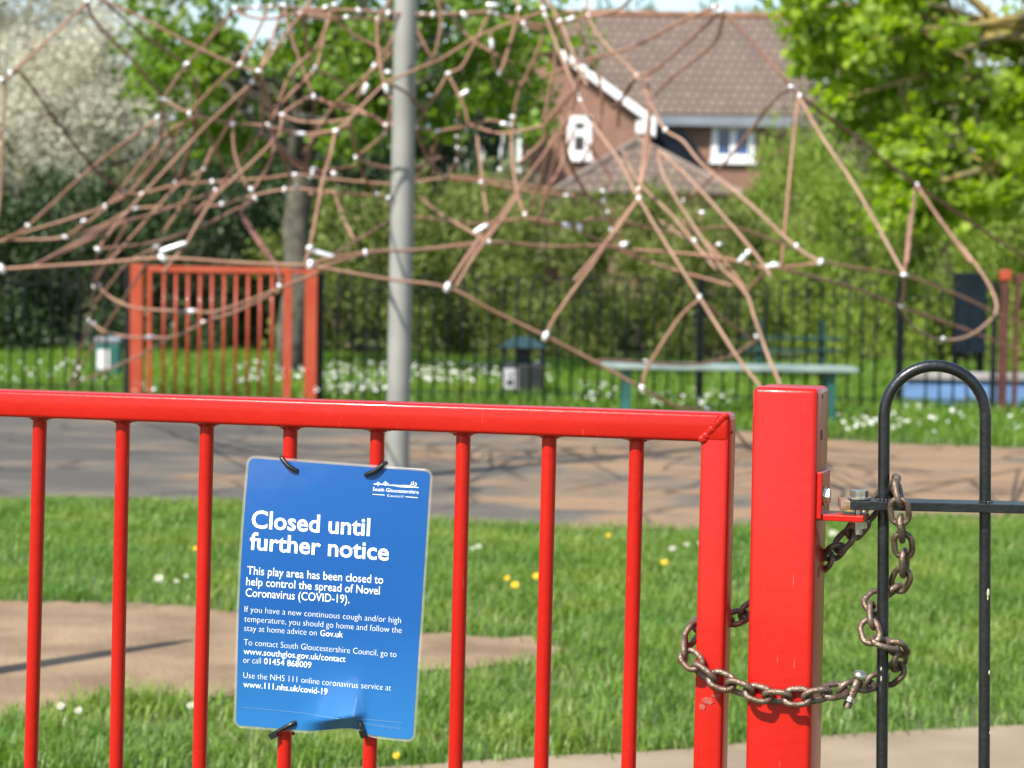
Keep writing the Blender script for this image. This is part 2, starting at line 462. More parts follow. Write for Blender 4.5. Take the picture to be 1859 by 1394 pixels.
def inside(px, py, poly):
    poly = np.asarray(poly)
    r = np.zeros(len(px), bool)
    x0, y0 = poly[-1]
    for x1, y1 in poly:
        c = ((y1 > py) != (y0 > py)) & (px < (x0 - x1) * (py - y1) / (y0 - y1 + 1e-12) + x1)
        r ^= c
        x0, y0 = x1, y1
    return r

def grass(name, y0, y1, margin, dens, h, wd, m, seed, avoid, edge_noise=0.0, xr=None):
    g = np.random.default_rng(seed)
    xm = y1 * 0.222 + margin
    n = int((y1 - y0) * 2 * xm * dens)
    x = g.uniform(-xm, xm, n); y = g.uniform(y0, y1, n)
    k = np.abs(x) < y * 0.222 + margin
    for poly in avoid:
        k &= ~inside(x + g.normal(0, edge_noise, n), y + g.normal(0, edge_noise, n), poly)
    # tufts: density and height follow a coarse random field
    f = np.sin(x * 3.1 + 1.7 * np.sin(y * 2.3)) * np.sin(y * 3.7 + 1.3 * np.sin(x * 4.1)) + 0.6 * np.sin(x * 11 + y * 7) * np.sin(y * 13 - x * 5)
    k &= g.uniform(-2.2, 1.0, n) < f
    x, y, f = x[k], y[k], f[k]
    n = len(x)
    hh = h * g.uniform(0.5, 1.25, n) * (1 + 0.22 * f)
    a = g.uniform(0, 2 * math.pi, n)
    bend = g.uniform(0.2, 1.5, n) * hh
    ww = wd * g.uniform(0.6, 1.3, n)
    dx, dy = np.cos(a), np.sin(a)
    px_, py_ = -dy * ww / 2, dx * ww / 2
    V = np.zeros((n, 5, 3))
    V[:, 0] = np.stack([x - px_, y - py_, np.zeros(n) - 0.002], 1)
    V[:, 1] = np.stack([x + px_, y + py_, np.zeros(n) - 0.002], 1)
    mx_, my_ = x + dx * bend * 0.3, y + dy * bend * 0.3
    V[:, 2] = np.stack([mx_ + px_ * 0.8, my_ + py_ * 0.8, hh * 0.6], 1)
    V[:, 3] = np.stack([mx_ - px_ * 0.8, my_ - py_ * 0.8, hh * 0.6], 1)
    V[:, 4] = np.stack([x + dx * bend, y + dy * bend, hh * g.uniform(0.8, 1.0, n)], 1)
    b = (np.arange(n) * 5)[:, None]
    Fc = np.concatenate([b + [0, 1, 2], b + [0, 2, 3], b + [3, 2, 4]], 0)
    o = link(name, mesh_np(name, V.reshape(-1, 3), Fc), m)
    o['kind'] = 'stuff'
    return o

grass('lawn_grass', 4.9, 11.9, 0.9, 11000, 0.046, 0.0042, M['grass'], 1, [TARMAC, EARTH, CONC], 0.025)
grass('rough_grass', 13.8, 24.0, 1.5, 1100, 0.11, 0.010, M['grass_far'], 2, [TARMAC], 0.04)

# ------------------------------------------------------------------ leaves, trees, shrubs
def leaves(centres, radii, per, size, seed, flat=1.0, thin=0.45):
    """many small folded leaves gathered in clumps"""
    g = np.random.default_rng(seed)
    C = np.repeat(np.asarray(centres, float), per, 0)
    rr = np.repeat(np.asarray(radii, float), per)
    n = len(C)
    d = g.normal(0, 1, (n, 3)); d /= np.linalg.norm(d, axis=1)[:, None]
    rad = rr * g.uniform(0, 1, n) ** 0.55
    P = C + d * rad[:, None] * np.array([1, 1, flat])
    t = g.normal(0, 1, (n, 3)); t[:, 2] -= 0.35; t /= np.linalg.norm(t, axis=1)[:, None]
    q = g.normal(0, 1, (n, 3)) + np.array([0, 0, 0.8])
    s = np.cross(t, q); s /= np.linalg.norm(s, axis=1)[:, None] + 1e-9
    nr = np.cross(s, t)
    L = (size * g.uniform(0.6, 1.3, n))[:, None]
    V = np.zeros((n, 4, 3))
    V[:, 0] = P - t * L * 0.5
    V[:, 1] = P + s * L * thin + nr * L * 0.12
    V[:, 2] = P + t * L * 0.5
    V[:, 3] = P - s * L * thin + nr * L * 0.12
    b = (np.arange(n) * 4)[:, None]
    Fc = np.concatenate([b + [0, 1, 2], b + [0, 2, 3]], 0)
    return V.reshape(-1, 3), Fc

def limb(mb, a, b, r0, r1, seed, wob=0.06, n=7, sides=7):
    rnd = random.Random(seed)
    a, b = Vector(a), Vector(b)
    L = (b - a).length
    pts, rs = [], []
    for i in range(n + 1):
        t = i / n
        p = a.lerp(b, t)
        if 0 < i < n:
            p += Vector((rnd.uniform(-1, 1), rnd.uniform(-1, 1), rnd.uniform(-1, 1))) * wob * L
        p.z += 0.10 * L * math.sin(t * math.pi)
        pts.append(p); rs.append(r0 + (r1 - r0) * t)
    mb.tube(pts, rs, sides)
    return pts

def tree(name, label, cat, base, fork, r0, clumps, crad, per, size, lm, bm_, seed, limbs=14, group=None, thin=0.45):
    """trunk to a fork, limbs to the leaf clumps, twigs between them"""
    t = empty(name, base, label, cat, group)
    rnd = random.Random(seed)
    mb = MB()
    base, fork = Vector(base), Vector(fork)
    limb(mb, base - Vector((0, 0, 0.1)), fork, r0, r0 * 0.72, seed, 0.02, 6, 10)
    order = list(clumps); rnd.shuffle(order)
    ends = []
    for i, c in enumerate(order[:limbs]):
        ends.append(limb(mb, base.lerp(fork, rnd.uniform(0.75, 1.0)), c, r0 * 0.42, r0 * 0.05, seed + i, 0.05, 7, 6))
    for i, c in enumerate(order[limbs:]):
        if ends:
            e = min((p for pts in ends for p in pts[2:]), key=lambda p: (p - Vector(c)).length)
            limb(mb, e, c, r0 * 0.09, r0 * 0.03, seed * 3 + i, 0.06, 4, 4)
    mb.build('trunk', bm_, t, smooth=True)
    rad = [crad * rnd.uniform(0.6, 1.35) for _ in clumps]
    link('crown', mesh_np('crown', *leaves(clumps, rad, per, size, seed, 0.8, thin)), lm, t)
    return t

def rand_clumps(n, seed, boxes):
    """boxes in photo pixels with a distance range: (x0,x1,y0,y1,Y0,Y1,weight)"""
    rnd = random.Random(seed)
    out = []
    ws = [b[6] for b in boxes]
    for _ in range(n):
        b = rnd.choices(boxes, ws)[0]
        out.append(at(rnd.uniform(b[0], b[1]), rnd.uniform(b[2], b[3]), rnd.uniform(b[4], b[5])))
    return out

# fresh-leaved tree behind the far gate
tb = gp(538, 690)
tree('field_maple_tree', 'tall spring-leaved tree with pale trunk rising behind the small far red gate', 'tree',
     (tb.x, tb.y, 0), at(545, 200, tb.y + 0.1), 0.135,
     rand_clumps(125, 21, [(360, 960, -160, 170, 19.2, 22.6, 5), (200, 420, -60, 60, 19.5, 22.5, 0.8), (250, 430, 60, 170, 20, 22.5, 0.7), (340, 760, 130, 270, 20.6, 23.0, 1.6), (430, 690, 40, 250, 18.9, 20.0, 0.9), (760, 985, -100, 230, 19.5, 22.5, 2.0), (960, 1045, -60, 118, 19.4, 20.6, 0.7)]),
     0.30, 105, 0.078, M['leaf_spring'], M['bark'], 31, 34)
# overhanging tree on the right
tree('maple_tree', 'bright green broad-leaved tree overhanging from the right above the hedge', 'tree',
     (6.1, 20.4, 0), (5.6, 20.0, 2.7), 0.2,
     rand_clumps(118, 5, [(1430, 1720, -60, 110, 18.8, 19.8, 2.2), (1500, 1900, 60, 260, 18.7, 20.2, 2.8), (1590, 1900, 250, 390, 18.6, 19.8, 1.9), (1860, 2300, -80, 370, 18.6, 20.5, 1.6)]),
     0.28, 80, 0.100, M['leaf_maple'], M['bark_lichen'], 57, 20, thin=0.5)
# white blossom on the far left
tree('blackthorn_tree', 'tall blackthorn smothered in cream blossom beyond the left of the climbing net', 'tree',
     (-6.2, 28.2, 0), (-6.1, 28.2, 1.6), 0.16,
     rand_clumps(260, 8, [(-260, 330, -330, 40, 26.5, 29.5, 4), (-260, 340, 20, 190, 26.3, 29, 3), (-200, 170, 170, 330, 25.9, 28.0, 1.6), (240, 420, 120, 260, 27, 29.5, 1)]),
     0.50, 250, 0.044, M['blossom'], M['twig'], 77, 22, thin=0.5)

# shrubs: three crown shapes, each reused at its own size and turn
def shrub_crown(seed, leaf, n=64, per=210):
    rnd = random.Random(seed)
    cs, rs = [], []
    for _ in range(n):
        a = rnd.uniform(0, 2 * math.pi); z = rnd.uniform(0.03, 1.0) ** 1.15
        rr = math.sqrt(max(0.02, 1 - (max(0, z - 0.25) / 0.85) ** 2)) * rnd.uniform(0.35, 1.0) * 0.95
        cs.append((rr * math.cos(a), rr * math.sin(a), z)); rs.append(rnd.uniform(0.13, 0.27))
    return mesh_np('crown', *leaves(cs, rs, per, leaf, seed, 0.95))
def shrub_stem(seed):
    rnd = random.Random(seed)
    mb = MB()
    for i in range(9):
        a = rnd.uniform(0, 6.28)
        limb(mb, (0.12 * math.cos(a), 0.12 * math.sin(a), -0.02), (0.6 * math.cos(a), 0.6 * math.sin(a), rnd.uniform(0.6, 0.95)), 0.014, 0.004, seed + i, 0.06, 5, 5)
    return mb
CROWNS = {}
def shrub(name, label, group, x, y, rx, ry, h, leafm, seed, leaf=0.035):
    t = empty(name, (x, y, 0), label, 'shrub', group)
    v = seed % 3
    if (v, leafm, leaf) not in CROWNS:
        me = shrub_crown(100 + v, leaf); me.materials.append(M[leafm])
        sm = shrub_stem(200 + v); s = sm.build('stem', M['twig']); sme = s.data
        bpy.data.objects.remove(s)
        CROWNS[(v, leafm, leaf)] = (me, sme)
    me, sme = CROWNS[(v, leafm, leaf)]
    for nm, d in (('crown', me), ('stem', sme)):
        o = bpy.data.objects.new(nm, d); COL.objects.link(o); o.parent = t
    t.rotation_euler.z = seed * 1.7
    t.scale = (rx, ry, h)
    return t

def px_shrub(name, label, group, xc, ytop, Y, wpx, leafm, seed, leaf=0.035, dep=1.0):
    p = at(xc, ytop, Y)
    hw = wpx / 2 / F_PX * Y
    return shrub(name, label, group, p.x, Y, hw, hw * dep, p.z / 1.12, leafm, seed, leaf)

G1 = 'dark evergreen shrubs beyond the left fence'
for i, (xc, yt, Y, wd, lb) in enumerate([
        (-60, 340, 24.2, 420, 'dark evergreen shrub at the far left edge beyond the railings'),
        (120, 305, 25.0, 360, 'tallest dark evergreen shrub, directly under the cream blossom'),
        (330, 262, 25.0, 360, 'dark evergreen shrub seen through the bars of the far red gate'),
        (480, 300, 26.2, 300, 'dark evergreen shrub behind the pale tree trunk'),
        (590, 20, 30.5, 430, 'very tall dark evergreen filling the gaps behind the spring-leaved crown'),
        (800, 70, 31.0, 330, 'tall dark evergreen right of the steel mast behind the spring leaves')]):
    px_shrub('evergreen_shrub', lb, G1, xc, yt, Y, wd, 'leaf_dark' if i != 2 else 'leaf_dark', i, 0.040)
G2 = 'olive bramble shrubs behind the middle of the fence'
for i, (xc, yt, Y, wd, lb) in enumerate([
        (630, 335, 25.0, 400, 'olive bramble shrub just left of the steel mast'),
        (820, 310, 26.2, 420, 'olive bramble shrub just right of the steel mast'),
        (1000, 350, 25.2, 320, 'olive bramble shrub above the litter bin lid'),
        (1150, 330, 27.0, 380, 'olive bramble shrub below the garage roof'),
        (1290, 360, 25.6, 300, 'olive bramble shrub left of the bright hedge shrub')]):
    px_shrub('bramble_shrub', lb, G2, xc, yt, Y, wd, 'leaf_bramble', i + 1, 0.038)
G3 = 'bright green shrubs on the right'
for i, (xc, yt, Y, wd, lb) in enumerate([
        (1440, 225, 28.5, 300, 'bright green rounded shrub against the right corner of the brick house'),
        (1560, 290, 25.2, 340, 'bright green shrub behind the loose rope loop'),
        (1740, 300, 26.0, 380, 'bright green shrub above the navy board'),
        (1930, 260, 25.0, 380, 'bright green shrub at the far right edge')]):
    px_shrub('hedge_shrub', lb, G3, xc, yt, Y, wd, 'leaf_hedge', i + 2, 0.036)
G4 = 'tall grey-green bushes in front of the houses'
for i, (xc, yt, Y, wd, lb) in enumerate([
        (300, 150, 33.5, 520, 'thin grey-green bush between the blossom and the spring-leaved tree'),
        (420, 120, 36.0, 420, 'thin grey-green bush behind the left half of the spring-leaved crown'),
        (860, 290, 40.0, 420, 'thin grey-green bush below the pale conservatory'),
        (1640, -10, 30.5, 470, 'tall grey-green bush behind the overhanging bright tree'),
        (1870, 0, 29.5, 460, 'tall grey-green bush at the right edge behind the bright tree')]):
    px_shrub('tall_bush', lb, G4, xc, yt, Y, wd, 'leaf_olive', i, 0.036)
G5 = 'pale trees behind the brick house'
for i, (xc, yt, Y, wd, lb) in enumerate([
        (1130, 4, 95, 230, 'pale distant tree showing above the left end of the tiled roof'),
        (1330, 12, 100, 300, 'pale distant tree showing above the middle of the tiled roof'),
        (250, 60, 92, 520, 'pale distant tree behind the cream blossom'),
        (700, 40, 98, 560, 'pale distant tree behind the spring-leaved tree'),
        (1600, 30, 70, 420, 'pale distant tree behind the overhanging maple, right of the house')]):
    px_shrub('distant_tree', lb, G5, xc, yt, Y, wd, 'leaf_far', i + 1, 0.05)

# ------------------------------------------------------------------ house and outbuildings
def quad(mb, pts):
    mb.poly(pts)
HY = 65.0
hl, hr = at(1150, 300, HY).x, at(1466, 300, HY).x
ez, rz = at(1300, 214, HY).z, at(1300, 36, HY + 4).z
house = empty('brick_house', ((hl + hr) / 2, HY, 0), 'two-storey red brick house with brown tiled roof and white windows', 'house')
MB().abox(hl - 3.0, hr, HY, HY + 8, 0, ez - 0.05).build('wall', M['brick'], house)
mb = MB()
xl, xr = hl - 3.4, hr + 0.18
for sgn in (0, 1):
    y0, y1 = (HY - 0.35, HY + 4) if sgn == 0 else (HY + 8.35, HY + 4)
    mb.poly([(xl, y0, ez), (xr, y0, ez), (xr, y1, rz), (xl, y1, rz)], (0, 0, 0.12))
roof = mb.build('roof', M['tile'], house)
mb = MB(); mb.abox(xl, xr, HY - 0.42, HY - 0.36, ez - 0.24, ez + 0.02); mb.build('fascia', M['fascia'], house)
v = at(1373, 126, HY + 2)
MB().box(v, (0.11, 0, 0), (0, 0.11, 0), (0, 0, 0.16), 0.02).build('roof_vent', M['fittings_and_shade'], house)
MB().poly([(xr - 0.2, HY, ez - 0.05), (xr - 0.2, HY + 8, ez - 0.05), (xr - 0.2, HY + 4, rz - 0.05)], (-0.2, 0, 0)).build('gable', M['brick'], house)
mb = MB(); mb.tube([(xl, HY + 4, rz + 0.12), (xr, HY + 4, rz + 0.12)], 0.12, 8); mb.build('ridge_tiles', mat('orange_ridge_tile', (0.22, 0.11, 0.06), 0.85, var=0.3, scale=3), house)
# gable wing towards the viewer
WY = 62.6
ea = at(1178, 214, WY); ap = at(948, 42, WY); hw = ea.x - ap.x
x0, x1, xa = ap.x - hw + 0.25, ea.x - 0.25, ap.x
mb = MB()
mb.abox(x0, x1, WY, HY + 0.05, 0, ea.z)
mb.poly([(x0, WY, ea.z + 0.001), (x1, WY, ea.z + 0.001), (xa, WY, ap.z - 0.2)], (0, 0.3, 0))
mb.build('wing_wall', M['brick'], house)
mb = MB()
for sx in (-1, 1):
    mb.poly([(xa, WY - 0.25, ap.z), (xa + sx * (hw + 0.1), WY - 0.25, ea.z - 0.05), (xa + sx * (hw + 0.1), HY + 4, ea.z - 0.05), (xa, HY + 4, ap.z)], (0, 0, 0.12))
mb.build('wing_roof', M['tile'], house)
mb = MB()
for sx in (-1, 1):
    a, b = Vector((xa, WY - 0.29, ap.z - 0.06)), Vector((xa + sx * (hw + 0.12), WY - 0.29, ea.z - 0.12))
    d = (b - a).normalized()
    mb.box((a + b) / 2, (b - a) / 2, (0, 0.03, 0), Vector((-d.z, 0, d.x)).normalized() * 0.10)
mb.abox(xa + hw - 0.35, xa + hw + 0.16, WY - 0.32, WY - 0.262, ea.z - 0.42, ea.z - 0.10)
mb.build('bargeboard', M['white'], house)

def window(parent, x0, y0, x1, y1, Y, panes, gm, fr=0.10):
    a, b = at(x0, y1, Y), at(x1, y0, Y)
    mb = MB()
    w_ = (b.x - a.x)
    mb.abox(a.x, b.x, Y - 0.06, Y + 0.04, a.z, a.z + fr); mb.abox(a.x, b.x, Y - 0.06, Y + 0.04, b.z - fr, b.z)
    for i in range(panes + 1):
        c = a.x + fr / 2 + (w_ - fr) * i / panes
        mb.abox(c - fr / 2, c + fr / 2, Y - 0.063, Y + 0.04, a.z + fr, b.z - fr)
    o = mb.build('window', M['white'], parent)
    MB().abox(a.x + fr * 0.5, b.x - fr * 0.5, Y - 0.02, Y - 0.005, a.z + fr * 0.5, b.z - fr * 0.5).build('pane', M[gm], o)
    MB().abox(a.x - 0.05, b.x + 0.05, Y - 0.14, Y + 0.02, a.z - 0.09, a.z - 0.003).build('sill', M['white'], o)
    return o
window(house, 1291, 224, 1370, 291, HY, 2, 'glass_blue', 0.17)
o = window(house, 1030, 211, 1074, 286, WY, 1, 'glass_dark', 0.18)
a = at(1030, 247, WY); b = at(1074, 235, WY)
MB().abox(a.x + 0.18, b.x - 0.18, WY - 0.05, WY + 0.02, a.z, b.z).build('transom', M['white'], o)
# near-black slab beside the wing: shade on the house wall, put in as colour
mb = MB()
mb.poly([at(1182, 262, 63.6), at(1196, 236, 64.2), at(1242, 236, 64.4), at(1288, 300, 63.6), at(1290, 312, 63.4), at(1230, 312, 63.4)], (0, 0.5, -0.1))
mb.build('wall_shade_slab', M['fittings_and_shade'], house)
# garage with a pyramid roof in front
GY = 57.0
apx = at(1157, 256, GY + 2.6); gl = at(1004, 348, GY); gr = at(1350, 348, GY)
gar = empty('brick_garage', ((gl.x + gr.x) / 2, GY, 0), 'low brick garage with pyramid tiled roof in front of the house', 'garage')
MB().abox(gl.x + 0.25, gr.x - 0.25, GY + 0.25, GY + 5.2, 0, gl.z + 0.02).build('wall', M['brick'], gar)
mb = MB()
cs = [(gl.x, GY, gl.z), (gr.x, GY, gl.z), (gr.x, GY + 5.4, gl.z), (gl.x, GY + 5.4, gl.z)]
for i in range(4):
    mb.poly([cs[i], cs[(i + 1) % 4], apx])
mb.poly(cs)
mb.build('roof', M['tile'], gar)
mb = MB()
for c in cs[:2]:
    c = Vector(c); mb.tube([c, apx + Vector((0, -0.02, 0.03))], 0.09, 6)
mb.build('hip_tiles', mat('pale_hip_tile', (0.18, 0.145, 0.115), 0.85, var=0.25, scale=3), gar)
# white conservatory seen through the spring leaves
KY = 60.0
ka, kb = at(812, 300, KY), at(944, 206, KY)
con = empty('conservatory', ((ka.x + kb.x) / 2, KY, 0), 'white framed conservatory with pale glazing half hidden behind leaves', 'conservatory')
mb = MB()
for i in range(5):
    c = ka.x + (kb.x - ka.x) * i / 4
    mb.abox(c - 0.045, c + 0.045, KY - 0.07, KY + 0.07, 0, kb.z)
mb.abox(ka.x - 0.07, kb.x + 0.07, KY - 0.09, KY + 0.09, kb.z, kb.z + 0.22); mb.abox(ka.x, kb.x, KY - 0.05, KY + 0.05, 1.9, 2.05)
mb.build('frame', M['white'], con)
MB().abox(ka.x, kb.x, KY + 0.10, KY + 0.12, 0, kb.z).build('glazing', M['glass_pale'], con)
mb = MB(); mb.poly([(ka.x - 0.1, KY - 0.15, kb.z + 0.225), (kb.x + 0.1, KY - 0.15, kb.z + 0.225), (kb.x + 0.1, KY + 2.4, kb.z + 0.75), (ka.x - 0.1, KY + 2.4, kb.z + 0.75)], (0, 0, 0.06)); mb.build('roof', M['fascia'], con)

# ------------------------------------------------------------------ far railings and gates
FY = 17.07
SP = 0.1005                                            # bar spacing
def hoop_pts(x, y, wd, ztop, z0=0.06, n=10):
    r = wd / 2
    p = [(x - r, y, z0)] + [(x - r * math.cos(math.pi * i / n), y, ztop - r + r * math.sin(math.pi * i / n)) for i in range(n + 1)] + [(x + r, y, z0)]
    return p
def bow_fence(xa, xb, label, post_l=True, post_r=True, ztop=0.97):
    f = empty('bow_top_fence', ((xa + xb) / 2, FY, 0), label, 'fence', 'black bow-top fence panels round the play area')
    mb0 = MB().abox(xa, xb, FY - 0.019, FY + 0.019, ztop - 0.112, ztop - 0.104); mb0.build('rail', M['black_far'], f)
    mb0 = MB().abox(xa, xb, FY - 0.019, FY + 0.019, 0.11, 0.118); mb0.build('rail', M['black_far'], f)
    n = int((xb - xa - SP) / (2 * SP)); pad = ((xb - xa) - n * 2 * SP) / 2 + SP
    for i in range(n):
        MB().tube(hoop_pts(xa + pad + i * 2 * SP, FY, SP, ztop), 0.0085, 6).build('hoop', M['black_far'], f, smooth=True)
    for ok, x in ((post_l, xa), (post_r, xb)):
        if ok:
            MB().abox(x - 0.02, x + 0.02, FY - 0.02, FY + 0.02, 0, ztop + 0.02, 0.003).build('post', M['black_far'], f)
    return f
fx = lambda x: at(x, 560, FY).x
bow_fence(fx(-420), fx(231), 'black bow-top railing panel at left between frame edge and red gate')
bow_fence(fx(583), fx(1270), 'black bow-top railing panel behind the litter bin and steel mast')
bow_fence(fx(1274), fx(1633), 'black bow-top railing panel behind the pale green bench')
bow_fence(fx(1637), fx(1806), 'short black bow-top railing panel in front of the navy board')

def far_gate(label, pl, pr, ztop, nb, latch, paint='red_far', hw=0.045, cap=False):
    g = empty('red_gate', ((pl + pr) / 2, FY, 0), label, 'gate', 'small red gates in the far railings')
    y = FY - 0.02
    for x in (pl, pr):
        MB().abox(x - hw, x + hw, y - 0.045, y + 0.045, 0, ztop + 0.012, 0.006).build('post', M[paint], g)
        if cap:
            MB().abox(x - hw - 0.012, x + hw + 0.012, y - 0.057, y + 0.057, ztop - 0.05, ztop + 0.03, 0.012).build('post_cap', M['red_far'], g)
    a, b = pl + 0.075, pr - latch
    mb = MB().abox(a, b, y - 0.02, y + 0.02, ztop - 0.045, ztop, 0.004); mb.abox(a, b, y - 0.02, y + 0.02, 0.02, 0.05, 0.004)
    mb.abox(a, a + 0.03, y - 0.02, y + 0.02, 0.05, ztop - 0.045); mb.abox(b - 0.055, b, y - 0.02, y + 0.02, 0.05, ztop - 0.045)
    mb.build('frame', M[paint], g)
    for i in range(nb):
        x = a + 0.03 + (b - a - 0.085) * (i + 1) / (nb + 1)
        MB().tube([(x, y, 0.05), (x, y, ztop - 0.045)], 0.0105, 8).build('bar', M[paint], g, smooth=True)
    mb = MB().abox(b, pr - 0.045, y - 0.012, y + 0.012, ztop - 0.04, ztop - 0.012); mb.build('latch', M[paint], g)
    return g
far_gate('small weathered red gate in the far railings, seen whole between two posts', at(250, 560, FY).x, at(566, 560, FY).x, at(400, 484, FY).z, 10, 0.145)
far_gate('second red gate at the far right edge, only its post showing, shade put in its colour', at(1822, 560, FY).x, at(1822, 560, FY).x + 1.27, at(1822, 497, FY).z, 10, 0.145, 'red_shaded', 0.026, True)

# benches, bins, board, edging
BY = 16.2
def bench(label, xl, xr, yseat, Y, back, seatm, legm='green', group='green metal benches near the railings'):
    a, b = at(xl, yseat, Y), at(xr, yseat, Y)
    z = (a.z + b.z) / 2
    t = empty('bench', ((a.x + b.x) / 2, Y, 0), label, 'bench', group)
    for k in range(3):
        MB().abox(a.x, b.x, Y - 0.2 + k * 0.14, Y - 0.08 + k * 0.14, z - 0.035, z, 0.008).build('seat_plank', M[seatm], t)
    for x in (a.x + 0.17, b.x - 0.18):
        mb = MB().abox(x - 0.03, x + 0.03, Y - 0.14, Y - 0.08, 0, z - 0.036); mb.abox(x - 0.03, x + 0.03, Y + 0.08, Y + 0.14, 0, (z - 0.036) if not back else z + 0.42)
        mb.abox(x - 0.024, x + 0.024, Y - 0.08, Y + 0.08, z - 0.09, z - 0.04)
        mb.build('leg', M[legm], t)
    if back:
        for k in range(2):
            MB().abox(a.x, b.x, Y + 0.045, Y + 0.079, z + 0.14 + k * 0.11, z + 0.17 + k * 0.11, 0.006).build('back_plank', M[legm], t)
bench('long backless bench with pale green seat standing before the railings', 1092, 1552, 662, BY, False, 'green_seat')
bench('green bench with backrest, darkened as if in shade, beyond the railings', 1345, 1530, 668, 21.0, True, 'green_shaded', 'green_shaded')

p = Vector((at(949, 650, 18.2).x, 18.2, 0))
bn = empty('litter_bin', (p.x, p.y, 0), 'dark square litter bin with blue-green pitched lid on the daisy grass', 'bin')
W = 0.165
zb = at(949, 660, p.y).z; ztp = at(949, 612, p.y).z
MB().abox(p.x - W, p.x + W, p.y - W, p.y + W, 0.0, zb, 0.012).build('body', M['bin_dark'], bn)
for sx in (-1, 1):
    for sy in (-1, 1):
        MB().abox(p.x + sx * (W - 0.02) - 0.015, p.x + sx * (W - 0.02) + 0.015, p.y + sy * (W - 0.02) - 0.015, p.y + sy * (W - 0.02) + 0.015, zb, zb + 0.13).build('lid_support', M['bin_dark'], bn)
MB().abox(p.x - 0.05, p.x + 0.05, p.y - 0.05, p.y + 0.05, zb, zb + 0.13).build('liner_post', M['bin_dark'], bn)
mb = MB(); q = W + 0.02; e = zb + 0.13
base = [(p.x - q, p.y - q, e), (p.x + q, p.y - q, e), (p.x + q, p.y + q, e), (p.x - q, p.y + q, e)]
top = [(p.x + sx * 0.06, p.y + sy * 0.06, ztp) for sx, sy in ((-1, -1), (1, -1), (1, 1), (-1, 1))]
mb.poly(base[::-1]); mb.poly(top)
for i in range(4):
    mb.poly([base[i], base[(i + 1) % 4], top[(i + 1) % 4], top[i]])
mb.build('lid', M['bin_lid'], bn)
lb = MB().abox(p.x - W + 0.02, p.x - W + 0.13, p.y - W - 0.006, p.y - W - 0.001, 0.09, zb - 0.03).build('label_plate', M['grey_label'], bn)
lm = MB()
lm.ball((p.x - W + 0.075, p.y - W - 0.008, zb - 0.08), 0.016, 1, (1, 0.2, 1)); lm.abox(p.x - W + 0.06, p.x - W + 0.09, p.y - W - 0.010, p.y - W - 0.0065, zb - 0.16, zb - 0.11); lm.abox(p.x - W + 0.04, p.x - W + 0.06, p.y - W - 0.010, p.y - W - 0.0065, 0.12, 0.15)
lm.build('pictogram', M['bin_dark'], lb)

p = gp(198, 694)
db = empty('dog_bin', (p.x, p.y, 0), 'small green dog-waste bin with white label on a post', 'bin')
zt = at(198, 612, p.y).z; z0 = at(198, 680, p.y).z
MB().abox(p.x - 0.10, p.x + 0.10, p.y - 0.09, p.y + 0.09, z0, zt - 0.05, 0.012).build('body', M['green'], db)
MB().abox(p.x - 0.11, p.x + 0.11, p.y - 0.10, p.y + 0.10, zt - 0.048, zt, 0.015).build('lid', M['fascia'], db)
MB().abox(p.x - 0.025, p.x + 0.025, p.y + 0.095, p.y + 0.14, 0, zt + 0.02).build('post', M['green'], db)
MB().abox(p.x - 0.085, p.x + 0.02, p.y - 0.096, p.y - 0.0905, z0 + 0.05, zt - 0.1).build('label_plate', M['white_label'], db)

NY = 20.0
a, b = at(1730, 640, NY), at(1792, 496, NY)
nb = empty('notice_board', ((a.x + b.x) / 2, NY, 0), 'tall navy board on posts beyond the right-hand railings', 'board')
MB().abox(a.x, b.x, NY - 0.03, NY + 0.03, a.z, b.z, 0.006).build('panel', M['navy'], nb)
for x in (a.x + 0.03, b.x - 0.03):
    MB().abox(x - 0.025, x + 0.025, NY + 0.031, NY + 0.08, 0, b.z).build('post', M['black_far'], nb)

a, b = at(1640, 712, 17.9), at(2050, 686, 17.9)
be = empty('play_edging', ((a.x + b.x) / 2, 17.9, 0), 'low blue edging wall with pale coping beyond the right railings', 'edging')
MB().abox(a.x, b.x, 17.8, 18.0, 0, b.z - 0.03).build('wall', M['blue_edge'], be)
MB().abox(a.x - 0.01, b.x + 0.01, 17.77, 18.03, b.z - 0.03, b.z + 0.02, 0.006).build('coping', M['pale_edge'], be)

# unseen post added outside the left edge to cast the shadow on the earth
tip = gp(352, 1164)
L = 1.0
bl = Vector((tip.x - L * math.sin(SUN_AZ) / math.tan(SUN_EL), tip.y - L * math.cos(SUN_AZ) / math.tan(SUN_EL), 0))
st = empty('shadow_post', bl, 'unseen slim dark post added beyond the left edge to shadow the bare earth', 'post')
MB().tube([bl, bl + Vector((0.002, 0, 0.5)), bl + Vector((0, 0, 0.9))], [0.05, 0.045, 0.03], 12).build('pole', M['black_far'], st, smooth=True, angle=40)
MB().tube([bl + Vector((0, 0, 0.901)), bl + Vector((0, 0, 0.99)), bl + Vector((0, 0, 1.0))], [0.022, 0.012, 0.004], 12).build('finial', M['black_far'], st, smooth=True)

